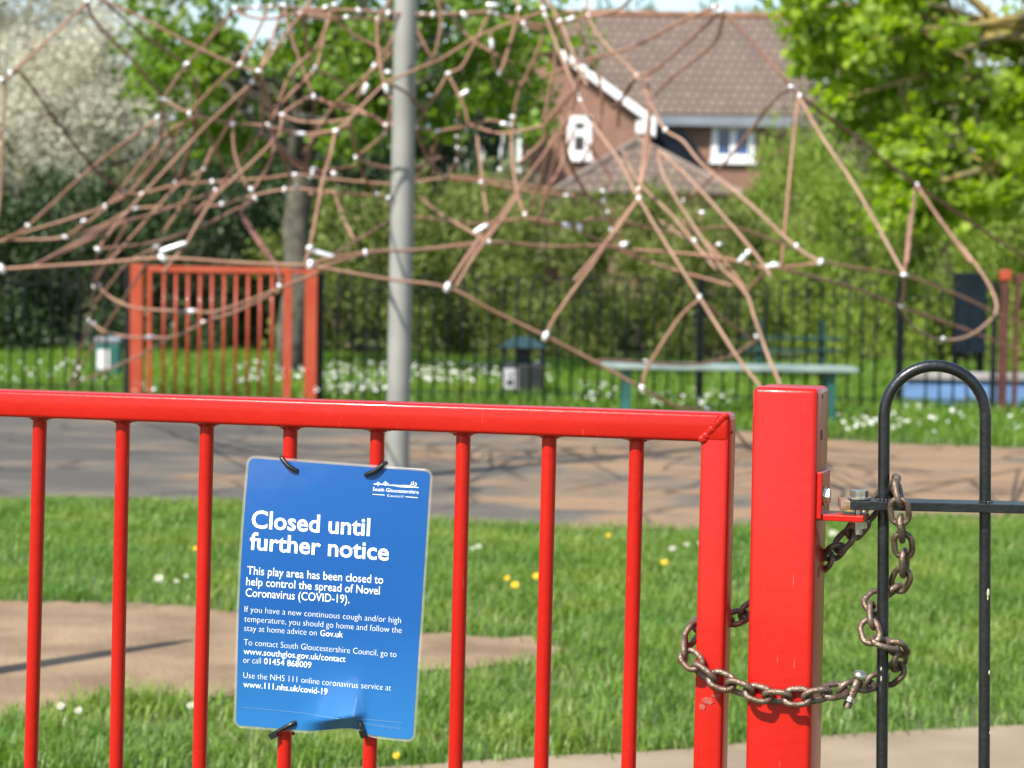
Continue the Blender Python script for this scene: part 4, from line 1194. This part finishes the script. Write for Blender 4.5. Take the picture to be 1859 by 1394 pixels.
# ------------------------------------------------------------------ gate post with bracket
post_off = 0.0215
pt, pb = GP.at(1425, 706, post_off), GP.at(1411, 1394, post_off)
dp = (pb - pt).normalized()
PD = 0.037
pc = pt - gn * PD
gpost = empty('gate_post', (pb.x, pb.y, 0), 'square red gloss-painted steel gate post with chain wrapped round it', 'post')
pe = pc + dp * ((pc.z) / -dp.z)
PW = 0.0343
beam(MB(), pc - dp * 0.001, pe, gu * PW, gn * PD, 0.006).build('body', M['red'], gpost, smooth=True, angle=35)
def side(x_mm, y_px, out=0.0):
    """point on the post's right-hand face: x_mm back from the front face, at the height seen at y_px"""
    f = GP.at(1485, y_px, post_off)
    ax = pc + dp * ((pc.z - f.z) / -dp.z)
    return ax + gu * (PW + out) + gn * (PD - x_mm)
for ypx, r in ((723, 0.0022), (793, 0.0055), (1045, 0.0055)):
    c = side(0.030, ypx)
    MB().tube([c - gu * 0.002, c + gu * 0.0006], r, 14).build('bolt_hole', mat('dark_red_plug', (0.10, 0.008, 0.010), 0.5, var=0.3, scale=200) if r > 0.003 else M['tie'], gpost)
# L bracket: plate on the side face, tab reaching out under the rail
a, b = side(0.006, 858, 0.0025), side(0.058, 944, 0.0025)
mid = (a + b) / 2
mid.z = (a.z + b.z) / 2
mb = MB().box(mid, gu * 0.003, gn * 0.026, UP * (a.z - b.z) / 2, 0.0012)
zt_ = side(0.02, 941).z
tabc = side(0.030, 941, 0.025)
mb.box((tabc.x, tabc.y, zt_), gu * 0.0235, gn * 0.020, UP * 0.0033, 0.001)
br = mb.build('bracket', M['red'], gpost)
def hexbolt(mb, c, ax, r, h):
    ax = Vector(ax).normalized(); o1 = ax.orthogonal().normalized(); o2 = ax.cross(o1)
    lo = [mb.bm.verts.new(c + r * (math.cos(math.pi / 3 * i + 0.3) * o1 + math.sin(math.pi / 3 * i + 0.3) * o2)) for i in range(6)]
    hi = [mb.bm.verts.new(v.co + ax * h) for v in lo]
    mb.bm.faces.new(lo[::-1]); mb.bm.faces.new(hi)
    for i in range(6):
        mb.bm.faces.new((lo[i], lo[(i + 1) % 6], hi[(i + 1) % 6], hi[i]))
mb = MB()
hexbolt(mb, side(0.022, 903, 0.0056), gu, 0.0085, 0.006)
mb.tube([side(0.022, 903, 0.0056), side(0.022, 903, 0.0068)], 0.0105, 16)
mb.build('bolt', M['zinc'], gpost)

# ------------------------------------------------------------------ near bow-top railing
P1 = GP.at(1500, 905, -0.006)
HP = Plane(P1, R(3.2))
hu, hn = HP.u, HP.n
c0 = HP.at(1610, 915)
nf = empty('bow_top_fence', (c0.x, c0.y, 0), 'glossy black bow-top railing in the foreground bolted to the red post', 'fence')
def near_hoop(cx_l, cx_r, ytop, n=20):
    L0, R0_ = HP.at(*cx_l), HP.at(*cx_r)
    r = (R0_ - L0).dot(hu) / 2
    top = HP.at((cx_l[0] + cx_r[0]) / 2 + 2, ytop)
    ctr = (L0 + R0_) / 2
    zc = top.z - r
    def low(p, q):
        d = (Vector(q) - Vector(p)).normalized()
        return Vector(p) + d * ((p.z - 0.05) / -d.z)
    arc = [Vector((ctr.x, ctr.y, zc)) + hu * (-r * math.cos(math.pi * i / n)) + UP * (r * math.sin(math.pi * i / n)) for i in range(n + 1)]
    lb_, rb_ = HP.at(cx_l[0] - 4, 1394), HP.at(cx_r[0] - 2.5, 1394)
    pts = [low(arc[0], lb_), lb_] + arc + [rb_, low(arc[-1], rb_)]
    return pts
HR = 0.0061
MB().tube(near_hoop((1605, 757), (1789, 757), 664), HR, 20).build('hoop', M['black'], nf, smooth=True, angle=60)
for k in range(4):
    MB().tube(near_hoop((1973 + 368 * k, 760 + 5 * k), (2157 + 368 * k, 762 + 5 * k), 668 + 5 * k), HR, 20).build('hoop', M['black'], nf, smooth=True, angle=60)
# flat rail lying on its side, with a rusty sawn end
fa, fb = HP.at(1524, 913.5), HP.at(3340, 955)
ft = (fb - fa).normalized()
MB().box((fa + ft * 0.010 + fb) / 2, (fb - fa - ft * 0.010) / 2, hn * 0.019, UP * 0.0046, 0.0008).build('rail', M['black'], nf)
MB().box(fa + ft * 0.0049, ft * 0.0049, hn * 0.0189, UP * 0.00455, 0.0006).build('rail_end', M['bare_rust'], nf)
za = 0.115
MB().box(((fa + fb) / 2).xy.to_3d() + UP * za, (fb - fa).xy.to_3d() / 2, hn * 0.019, UP * 0.0046, 0.0008).build('rail', M['black'], nf)
mb = MB()
for x in (1604, 1789):
    c = HP.at(x, 915 + (x - 1604) * 0.02)
    for sz in (-1, 1):
        for i in range(10):
            a = 2 * math.pi * i / 10
            mb.ball(c + (hu * math.cos(a) + hn * math.sin(a)) * HR + UP * sz * 0.0046, 0.0019 * random.Random(i + x).uniform(0.7, 1.2), 1)
mb.build('weld', M['black'], nf, smooth=True)
# bolt through rail and tab
bc = HP.at(1559, 913)
mb = MB()
hexbolt(mb, bc + UP * 0.0062, UP, 0.0098, 0.0070)
mb.tube([bc + UP * 0.0047, bc + UP * 0.0062], 0.0125, 18)
mb.tube([bc - UP * 0.0060, bc - UP * 0.033], 0.0043, 12)
nz = zt_ - 0.0036
mb.tube([(bc.x, bc.y, nz), (bc.x, bc.y, nz - 0.0016)], 0.0115, 18)
hexbolt(mb, Vector((bc.x, bc.y, nz - 0.0085)), UP, 0.0092, 0.0068)
mb.build('bolt', M['zinc'], nf)
# paint chips
mb = MB()
for (x, y), s in (((1794, 1076), 0.0028), ((1793, 1086), 0.0015), ((1796, 1221), 0.0016), ((1600, 1214), 0.0016), ((1600, 1232), 0.002), ((1602, 1360), 0.0012), ((1797, 1330), 0.001)):
    mb.ball(HP.at(x, y, HR - 0.0006), s, 2, (0.6, 0.3, 1.6))
mb.build('paint_chip', mat('chipped_primer', (0.45, 0.38, 0.31), 0.8, var=0.3, scale=300), nf, smooth=True)

# ------------------------------------------------------------------ chain
PATH = [(1266, 1140, -12, 60), (1243, 1176, 10, 20), (1260, 1203, 27, 30), (1285, 1226, 31, 45), (1319, 1239, 31, 45), (1350, 1251, 31.5, 45), (1395, 1263, 31.5, 45), (1440, 1265, 31.5, 45), (1484, 1262, 29, 45),
        (1522, 1252, 16, 50), (1556, 1246, 4, 60), (1590, 1236, -12, 60), (1622, 1222, -15, 30), (1634, 1194, -3, 20), (1624, 1170, 14, 20), (1600, 1166, 19, 10), (1580, 1148, 15, 0), (1584, 1122, 3, 5), (1583, 1097, -9, 0),
        (1602, 1083, -17, 10), (1622, 1070, -10, 20), (1640, 1042, 0, 0), (1641, 1008, 7, 0), (1638, 970, 15, 0), (1634, 938, 25, 0), (1632, 905, 27, 0), (1628, 884, 16, 0), (1622, 882, -12, 20), (1604, 903, -27, 40), (1578, 932, -29, 45),
        (1553, 962, -30, 45), (1527, 987, -36, 45), (1506, 1012, -52, 45), (1470, 1040, -66, 45), (1415, 1074, -68, 45), (1372, 1100, -62, 45), (1345, 1117, -46, 45), (1320, 1128, -33, 50), (1290, 1134, -29, 60)]
ctrl = []
for x, y, o_, rl in PATH:
    p = GP.at(x, y, 0)
    # along the railing the offsets are measured from the railing's own plane
    k = min(1, max(0, (x - 1500) / 80))
    q = HP.at(x, y, 0)
    base_ = p.lerp(q, k)
    d = ray(x, y).normalized()
    n_ = gn.lerp(hn, k)
    ctrl.append((base_ + d * (o_ / 1000 / d.dot(n_)), rl))
C3 = [c for c, _ in ctrl]
m_ = len(C3)
dense, rolls = [], []
for i in range(m_):
    a, b, c, d = (np.array(C3[(i + j) % m_]) for j in (-1, 0, 1, 2))
    for k in range(30):
        t = k / 30
        dense.append(0.5 * ((2 * b) + (c - a) * t + (2 * a - 5 * b + 4 * c - d) * t * t + (3 * b - a - 3 * c + d) * t ** 3))
        rolls.append(ctrl[i][1] * (1 - t) + ctrl[(i + 1) % m_][1] * t)
dense = np.array(dense)
seg = np.linalg.norm(np.roll(dense, -1, 0) - dense, axis=1)
cum = np.concatenate([[0], np.cumsum(seg)])
NL = int(round(cum[-1] / 0.0204 / 2)) * 2
pitch = cum[-1] / NL
def on(s):
    s = s % cum[-1]
    i = min(len(seg) - 1, int(np.searchsorted(cum, s, 'right')) - 1)
    f = (s - cum[i]) / max(seg[i], 1e-9)
    return Vector(dense[i] * (1 - f) + dense[(i + 1) % len(dense)] * f), rolls[i]
WR, CRD = 0.0033, 0.0092
chain = empty('chain', (pb.x, pb.y, 0.5), 'rusty brown steel chain looped round gate stile, red post and black railing', 'chain')
hl_ = (pitch + 2 * WR) / 2 - CRD + 0.0002
lp = []
for i in range(9):
    a = -math.pi / 2 + math.pi * i / 8
    lp.append((hl_ + CRD * math.cos(a), CRD * math.sin(a)))
for i in range(9):
    a = math.pi / 2 + math.pi * i / 8
    lp.append((-hl_ + CRD * math.cos(a), CRD * math.sin(a)))
lme = MB().tube([(x, y, 0) for x, y in lp], WR, 12, closed=True)
l0 = lme.build('chain_link', M['rust_chain'], None, smooth=True)
ldat = l0.data
bpy.data.objects.remove(l0)
for i in range(NL):
    p, rl = on((i + 0.5) * pitch)
    t = (on((i + 1.0) * pitch)[0] - on(i * pitch)[0]).normalized()
    side_ = t.cross(gn)
    if side_.length < 0.2:
        side_ = t.cross(UP)
    side_.normalize()
    nn = side_.cross(t).normalized()
    a = R(rl + (90 if i % 2 else 0) + random.Random(i).uniform(-9, 9))
    yv = (math.cos(a) * side_ + math.sin(a) * nn).normalized()
    zv = t.cross(yv)
    o = bpy.data.objects.new('chain_link', ldat)
    COL.objects.link(o)
    o.parent = chain
    o.matrix_local = Matrix(((t.x, yv.x, zv.x, p.x - chain.location.x), (t.y, yv.y, zv.y, p.y - chain.location.y), (t.z, yv.z, zv.z, p.z - chain.location.z), (0, 0, 0, 1)))
# the bolt that closes the chain
b0, b1 = GP.at(1561, 1226, 4 / 1000), GP.at(1537, 1284, 12 / 1000)
dv = (b1 - b0).normalized()
mb = MB()
mb.tube([b0 + dv * 0.004, b0 + dv * 0.0005, b0 - dv * 0.0025, b0 - dv * 0.0045, b0 - dv * 0.0052], [0.0073, 0.0076, 0.0064, 0.0036, 0.001], 16)
mb.build('bolt_head', M['zinc'], chain, smooth=True)
MB().tube([b0, b1], 0.0045, 14).build('bolt_shank', M['rust_chain'], chain, smooth=True, angle=40)
mb = MB(); hexbolt(mb, b0.lerp(b1, 0.68), dv, 0.0085, 0.005); mb.build('nut', M['zinc'], chain)

# ------------------------------------------------------------------ notice
SO = 0.0125                                              # sheet's distance in front of the bars' axis plane
def bulge(x, y):
    """gentle bow of the sheet and a buckle pulled up between the lower ties (metres towards the viewer)"""
    u, v = (x - 425) / 350, (y - 830) / 515
    z = 0.0035 * math.sin(math.pi * min(1, max(0, v))) - 0.002 * math.cos(math.pi * u)
    z += 0.0022 * math.sin(2.2 * u + 5 * v)
    # buckle: a ridge from the left tie rising to the right one, below it the sheet is drawn back to the bars
    if 535 < x < 672 and y > 1190:
        a = min(1, (x - 535) / 85); a = a * a * (3 - 2 * a)
        if x > 650: a *= max(0, 1 - (x - 650) / 22) ** 1.5
        yr = 1314 - 17 * (x - 535) / 115
        if y < yr: pr = ((y - 1190) / (yr - 1190)) ** 2.4
        else: pr = 1 - 1.8 * min(1, (y - yr) / 26)
        z += 0.0115 * a * pr
    return z
def sp(x, y, lift=0.0):
    p = GP.at(x, y, SO)
    return p + gn * (bulge(x, y) + lift)
QC = [(447, 826), (789, 851), (756, 1347), (421, 1322)]   # corners, clockwise from top left
def bil(u, v):
    a, b, c, d = QC
    x = (a[0] * (1 - u) + b[0] * u) * (1 - v) + (d[0] * (1 - u) + c[0] * u) * v
    y = (a[1] * (1 - u) + b[1] * u) * (1 - v) + (d[1] * (1 - u) + c[1] * u) * v
    x -= 3.0 * math.sin(math.pi * v) * (1 - u) * 0.6      # slight belly of the left edge
    if v > 0.9:
        y -= 9 * math.exp(-((u - 0.62) / 0.13) ** 2) * (v - 0.9) / 0.1
    return x, y
def grid_sheet(m0, nu, nv, lift, corner):
    """sheet inset by m0 of its width, with rounded corners"""
    vs, fs = [], []
    iu, iv = m0, m0 / 1.42
    for j in range(nv + 1):
        for i in range(nu + 1):
            u, v = i / nu, j / nv
            if corner > 0:                                # squash the grid into a rounded rectangle
                cu, cvv = corner, corner / 1.42
                for _ in range(1):
                    du = max(0, cu - u, u - (1 - cu)) / cu; dv_ = max(0, cvv - v, v - (1 - cvv)) / cvv
                    if du > 0 and dv_ > 0:
                        k = max(du, dv_) / math.hypot(du, dv_)
                        du2, dv2 = du * k, dv_ * k
                        u = cu - du2 * cu if u < 0.5 else 1 - cu + du2 * cu
                        v = cvv - dv2 * cvv if v < 0.5 else 1 - cvv + dv2 * cvv
            x, y = bil(iu + u * (1 - 2 * iu), iv + v * (1 - 2 * iv))
            vs.append(sp(x, y, lift))
    for j in range(nv):
        for i in range(nu):
            a = j * (nu + 1) + i
            fs.append((a, a + 1, a + nu + 2, a + nu + 1))
    return vs, fs
notice = empty('notice_sign', sp(605, 1090), 'laminated blue paper closure notice tied to the gate bars', 'notice')

def sheet_mat():
    """printed blue: the print itself runs from mid blue at the top to lighter blue at the foot"""
    m, t, b = nodes('printed_blue')
    b.inputs['Roughness'].default_value = 0.45
    b.inputs['Specular IOR Level'].default_value = 0.2
    b.inputs['Coat Weight'].default_value = 0.7
    b.inputs['Coat Roughness'].default_value = 0.10
    tc = t.nodes.new('ShaderNodeTexCoord')
    sz = t.nodes.new('ShaderNodeSeparateXYZ'); t.links.new(tc.outputs['Object'], sz.inputs[0])
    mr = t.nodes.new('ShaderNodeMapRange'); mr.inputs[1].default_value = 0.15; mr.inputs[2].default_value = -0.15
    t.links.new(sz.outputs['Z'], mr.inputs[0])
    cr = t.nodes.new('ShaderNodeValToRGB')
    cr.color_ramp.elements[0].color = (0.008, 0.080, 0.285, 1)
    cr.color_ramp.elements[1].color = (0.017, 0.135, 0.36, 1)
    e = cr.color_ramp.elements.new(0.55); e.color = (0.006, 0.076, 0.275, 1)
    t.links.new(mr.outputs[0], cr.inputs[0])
    t.links.new(cr.outputs[0], b.inputs['Base Color'])
    n = t.nodes.new('ShaderNodeTexNoise'); n.inputs['Scale'].default_value = 14; n.inputs['Detail'].default_value = 3
    t.links.new(tc.outputs['Object'], n.inputs['Vector'])
    bp = t.nodes.new('ShaderNodeBump'); bp.inputs['Strength'].default_value = 0.10; bp.inputs['Distance'].default_value = 0.01
    t.links.new(n.outputs['Fac'], bp.inputs['Height']); t.links.new(bp.outputs[0], b.inputs['Coat Normal'])
    return m
def laminate_mat():
    m, t, b = nodes('clear_laminate_edge')
    out = t.nodes['Material Output']
    b.inputs['Base Color'].default_value = (0.5, 0.5, 0.48, 1); b.inputs['Roughness'].default_value = 0.2
    tr = t.nodes.new('ShaderNodeBsdfTransparent')
    mx_ = t.nodes.new('ShaderNodeMixShader'); mx_.inputs[0].default_value = 0.16
    t.links.new(tr.outputs[0], mx_.inputs[1]); t.links.new(b.outputs[0], mx_.inputs[2]); t.links.new(mx_.outputs[0], out.inputs['Surface'])
    return m
vs, fs = grid_sheet(0.0, 70, 100, 0.0, 0.045)
me = bpy.data.meshes.new('laminate'); me.from_pydata([tuple(v) for v in vs], [], fs)
lam = link('laminate_pouch', me, laminate_mat(), notice, True)
sm = lam.modifiers.new('thickness', 'SOLIDIFY'); sm.thickness = 0.0004; sm.offset = 0
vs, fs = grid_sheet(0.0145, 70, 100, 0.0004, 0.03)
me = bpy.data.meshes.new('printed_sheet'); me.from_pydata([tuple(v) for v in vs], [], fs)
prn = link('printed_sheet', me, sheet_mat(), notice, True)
M['ink'] = mat('white_print', (0.86, 0.87, 0.88), 0.4, var=0.02, scale=50)
M['ink'].node_tree.nodes['Principled BSDF'].inputs['Coat Weight'].default_value = 0.4
M['ink_pale'] = mat('pale_blue_print', (0.10, 0.22, 0.42), 0.4, var=0.02, scale=50)

upx = np.array([25.0, -496.0]); upx /= np.linalg.norm(upx)
TV, TF = [], []
def text(s, p0, p1, cap, bold=0.0, store=None, lift=0.00065, spacing=1.0):
    """one line of lettering: baseline from p0 to p1 on the sheet, capital height cap (photo pixels)"""
    V_, F_ = store if store is not None else (TV, TF)
    cu = bpy.data.curves.new('t', 'FONT')
    cu.body = s; cu.size = 1; cu.offset = bold; cu.resolution_u = 3; cu.space_character = spacing
    ob = bpy.data.objects.new('t', cu)
    COL.objects.link(ob)
    dg = bpy.context.evaluated_depsgraph_get()
    me_ = bpy.data.meshes.new_from_object(ob.evaluated_get(dg))
    xs = [v.co.x for v in me_.vertices]
    x0, x1 = min(xs), max(xs)
    p0, p1 = np.array(p0, float), np.array(p1, float)
    n0 = len(V_)
    capu = 0.729                                          # capital height of the built-in face at size 1
    for v in me_.vertices:
        q = p0 + (p1 - p0) * ((v.co.x - x0) / (x1 - x0)) + upx * (v.co.y / capu * cap)
        V_.append(tuple(sp(q[0], q[1], lift)))
    for f in me_.polygons:
        F_.append([n0 + i for i in f.vertices])
    bpy.data.objects.remove(ob); bpy.data.meshes.remove(me_); bpy.data.curves.remove(cu)
T = lambda x, y: (x / 2.4024 + 400, y / 2.4024 + 800)
B1, B2, B0 = 0.017, 0.003, -0.017
text('Closed until', T(140, 377), T(658, 412), 33.0, B1)
text('further notice', T(133, 471), T(740, 520), 32.5, B1)
text('This play area has been closed to', T(123, 580), T(715, 622), 15.8, B2)
text('help control the spread of Novel', T(118, 628), T(700, 669), 15.8, B2)
text('Coronavirus (COVID-19).', T(115, 677), T(567, 707), 15.8, B2)
text('If you have a new continuous cough and/or high', T(110, 745), T(792, 794), 11.8, B0)
text('temperature, you should go home and follow the', T(108, 787), T(795, 837), 11.8, B0)
text('stay at home advice on', T(107, 828), T(422, 849), 11.8, B0)
text('Gov.uk', T(438, 850), T(537, 857), 11.8, B2)
text('To contact South Gloucestershire Council, go to', T(104, 890), T(772, 942), 11.8, B0)
text('www.southglos.gov.uk/contact', T(102, 930), T(548, 964), 11.8, B2)
text('or call', T(100, 968), T(176, 973), 11.8, B0)
text('01454 868009', T(190, 974), T(397, 991), 11.8, B2)
text('Use the NHS 111 online coronavirus service at', T(99, 1035), T(748, 1088), 11.8, B0)
text('www.111.nhs.uk/covid-19', T(98, 1075), T(470, 1106), 11.8, B2)
me = bpy.data.meshes.new('lettering'); me.from_pydata(TV, [], TF)
link('lettering', me, M['ink'], prn)
PV, PF = [], []
text('www.southglos.gov.uk', (654, 1313.5), (731, 1323), 5.4, 0.0, (PV, PF))
def strip(V_, F_, a, b, h, n=24, lift=0.00065):
    a, b = np.array(a, float), np.array(b, float)
    n0 = len(V_)
    for i in range(n + 1):
        q = a + (b - a) * i / n
        V_.append(tuple(sp(q[0], q[1] - h / 2, lift))); V_.append(tuple(sp(q[0], q[1] + h / 2, lift)))
    for i in range(n):
        k = n0 + 2 * i
        F_.append([k, k + 2, k + 3, k + 1])
strip(PV, PF, T(95, 1164), T(798, 1227), 0.9, 60)
me = bpy.data.meshes.new('footer'); me.from_pydata(PV, [], PF)
link('footer_print', me, M['ink_pale'], prn)
# council emblem: bridge, hill line and trees over the name
EV, EF = [], []
E = lambda x, y: (x / 8.2 + 620, y / 8.2 + 790)
text('South Gloucestershire', E(488, 820), E(1168, 868), 7.0, 0.002, (EV, EF))
text('Council', E(706, 908), E(940, 922), 4.6, 0.008, (EV, EF), spacing=1.5)
strip(EV, EF, E(486, 872), E(665, 884), 1.1, 4); strip(EV, EF, E(975, 908), E(1158, 924), 1.1, 4)
strip(EV, EF, E(498, 718), E(740, 738), 0.9, 4)
def epoly(pts, lift=0.00065):
    n0 = len(EV)
    for p in pts:
        q = E(*p); EV.append(tuple(sp(q[0], q[1], lift)))
    EF.append(list(range(n0, n0 + len(pts))))
def line(a, b, w_):
    a, b = np.array(a, float), np.array(b, float)
    d = (b - a) / np.linalg.norm(b - a); n = np.array([-d[1], d[0]]) * w_ / 2
    epoly([a + n, b + n, b - n, a - n])
for tx, ty in ((568, 690), (676, 684)):
    line((tx, ty - 4), (tx, ty + 62), 11)
    for sx in (-1, 1):
        line((tx, ty), (tx + sx * 58, ty + 44), 6)
        line((tx, ty + 12), (tx + sx * 34, ty + 44), 4)
epoly([(740, 733), (800, 731), (880, 737), (960, 735), (1040, 742), (1110, 758), (1172, 770), (1172, 778), (1090, 774), (1000, 771), (900, 766), (820, 752), (740, 741)])
for cx_, cy_, r_ in ((1056, 712, 26), (1082, 706, 30), (1118, 722, 30)):
    for k in range(8):
        a0, a1 = R(-70 + 28 * k), R(-70 + 28 * (k + 1))
        ri = 0.66
        epoly([(cx_ + r_ * math.cos(a0) * 0.7, cy_ + r_ * math.sin(a0)), (cx_ + r_ * math.cos(a1) * 0.7, cy_ + r_ * math.sin(a1)), (cx_ + r_ * ri * math.cos(a1) * 0.7 - 4, cy_ + r_ * ri * math.sin(a1)), (cx_ + r_ * ri * math.cos(a0) * 0.7 - 4, cy_ + r_ * ri * math.sin(a0))])
me = bpy.data.meshes.new('emblem'); me.from_pydata(EV, [], EF)
link('council_emblem', me, M['ink'], prn)

# cable ties: strap from a punched hole, over the sheet and round the bar
def cable_tie(label, hole, out, barx, by, head=None):
    t = empty('cable_tie', sp(*hole), label, 'cable tie', 'black cable ties holding the notice')
    mb = MB()
    h, o_ = sp(*hole, 0.0018), sp(*out, 0.0028)
    m_ = sp((hole[0] + out[0]) / 2, (hole[1] + out[1]) / 2 + (3 if out[1] < hole[1] else -1), 0.0042)
    mb.tube([sp(*hole, -0.002), h, h.lerp(m_, 0.5) + gn * 0.0006, m_, o_.lerp(m_, 0.4) + gn * 0.0004, o_], [0.0026, 0.0027, 0.0027, 0.0027, 0.0026, 0.0025], 10)
    c = GP.at(barx, by)
    a0 = math.atan2((o_ - c).dot(gn), (o_ - c).dot(gu))
    sgn = 1 if (o_ - c).dot(gu) < 0 else -1
    pts = [o_]
    for k in range(1, 10):
        a = a0 + sgn * k / 9 * math.pi * 1.05
        pts.append(c + (gu * math.cos(a) + gn * math.sin(a)) * 0.0105 + UP * ((o_.z - c.z) * (1 - k / 9)))
    mb.tube(pts, 0.0022, 8)
    mb.build('strap', M['tie'], t, smooth=True, angle=60)
    if head:
        hp = sp(*head, 0.004)
        d = (sp(*out, 0.004) - sp(*hole, 0.004)).normalized()
        MB().box(hp, d * 0.0048, gn * 0.0028, gn.cross(d).normalized() * 0.0038, 0.0008).build('head', M['tie'], t)
    return t
cable_tie('black cable tie at the top left corner of the notice', (540, 854), (513, 831), 525.5, 832)
cable_tie('black cable tie at the top right corner, beside the emblem', (668, 861), (700, 842), 684.5, 842)
cable_tie('black cable tie with square head under the lower left of the notice', (535, 1312), (497, 1333), 517, 1333, (497, 1334))
cable_tie('black cable tie in the torn lower edge under the footer', (655, 1312), (661, 1330), 672, 1334, (661, 1331))

# ------------------------------------------------------------------ flowers
def flower(kind, x, y, hgt, rad, label, group):
    p = gp(x, y, hgt)
    t = empty(kind, (p.x, p.y, 0), label, 'flower', group)
    MB().tube([(p.x + 0.004, p.y, 0), (p.x, p.y, hgt)], 0.0014, 6).build('stalk', M['stalk'], t, smooth=True)
    rd = random.Random(int(x))
    tilt = Matrix.Rotation(R(rd.uniform(25, 55)), 3, 'X') @ Matrix.Rotation(rd.uniform(0, 6), 3, 'Z')
    mb = MB()
    n = 15 if kind == 'daisy' else 26
    for i in range(n):
        a = 2 * math.pi * i / n
        r1 = rad * rd.uniform(0.85, 1.05)
        for lay in ((0,) if kind == 'daisy' else (0, 1)):
            r2 = r1 * (1 - 0.35 * lay); z = 0.002 + 0.004 * lay
            pts = [Vector((rad * 0.25 * math.cos(a), rad * 0.25 * math.sin(a), z * 0.5)), Vector((r2 * math.cos(a - 0.16), r2 * math.sin(a - 0.16), z)), Vector((r2 * 1.06 * math.cos(a), r2 * 1.06 * math.sin(a), z)), Vector((r2 * math.cos(a + 0.16), r2 * math.sin(a + 0.16), z))]
            mb.poly([p + tilt @ q for q in pts])
    mb.build('petals', M['petal'] if kind == 'daisy' else M['yellow'], t)
    MB().ball(p + tilt @ Vector((0, 0, 0.003)), rad * 0.3, 2, (1, 1, 0.6)).build('centre', M['yellow'], t, smooth=True)
DG, YG = 'daisies in the near lawn', 'dandelions in the near lawn'
for x, y, r, lb in [(288, 1050, 0.013, 'large daisy alone between the second and third bars from the left'), (320, 1055, 0.008, 'small daisy just right of the large lone daisy'), (338, 1046, 0.008, 'small daisy closest to the third red bar'),
                    (868, 992, 0.011, 'daisy just right of the bar beside the notice'), (858, 996, 0.008, 'smaller daisy touching the bar beside the notice'), (1220, 996, 0.013, 'largest of three daisies left of the closing stile'), (1246, 989, 0.010, 'middle of three daisies left of the closing stile'), (1271, 987, 0.010, 'daisy closest to the closing stile'),
                    (1512, 968, 0.016, 'daisy below the bolted red bracket'), (110, 1282, 0.009, 'daisy at the lower lawn edge near the leftmost bar'), (142, 1290, 0.009, 'daisy on the lower lawn edge, between the first two bars'), (346, 1281, 0.009, 'daisy on the lower lawn edge by the third bar')]:
    flower('daisy', x, y, 0.075, r, lb, DG)
for x, y, r, lb in [(355, 996, 0.013, 'dandelion touching the third red bar from the left'), (935, 1062, 0.016, 'largest dandelion, between the sixth and seventh bars'), (974, 1046, 0.016, 'dandelion half behind the seventh bar'), (921, 1050, 0.012, 'dull dandelion just behind the largest one'), (1206, 1021, 0.016, 'dandelion below the row of three daisies'), (1105, 972, 0.012, 'dandelion at the far lawn edge near the path'),
                    (1541, 932, 0.014, 'dandelion seen under the black rail by the bolt'), (720, 1372, 0.010, 'dandelion under the lower right corner of the notice')]:
    flower('dandelion', x, y, 0.08, r * 0.74, lb, YG)
def flower_drift(name, boxes, r, seed):
    """uncountable white flowers in the far grass"""
    g = np.random.default_rng(seed)
    V_, F_ = [], []
    for x0, x1, y0, y1, n in boxes:
        for _ in range(n):
            p = gp(g.uniform(x0, x1), g.uniform(y0, y1), g.uniform(0.08, 0.16))
            rr = r * g.uniform(0.6, 1.3); n0 = len(V_)
            tx, ty = g.uniform(-0.5, 0.5), g.uniform(-0.9, 0.1)
            V_.append((p.x, p.y, p.z + rr * 0.25))
            for k in range(7):
                a = 2 * math.pi * k / 7
                V_.append((p.x + rr * math.cos(a), p.y + rr * math.sin(a), p.z + rr * (math.cos(a) * tx + math.sin(a) * -ty)))
            for k in range(7):
                F_.append((n0, n0 + 1 + k, n0 + 1 + (k + 1) % 7))
    o = link(name, mesh_np(name, V_, F_), M['petal'])
    o['kind'] = 'stuff'
flower_drift('daisy_drift', [(430, 1000, 655, 692, 400), (570, 700, 690, 712, 60), (1040, 1130, 690, 725, 30), (1500, 1859, 735, 785, 34), (1540, 1720, 750, 775, 34), (-50, 240, 650, 690, 50), (1150, 1340, 705, 735, 40), (240, 300, 690, 712, 14)], 0.0125, 6)
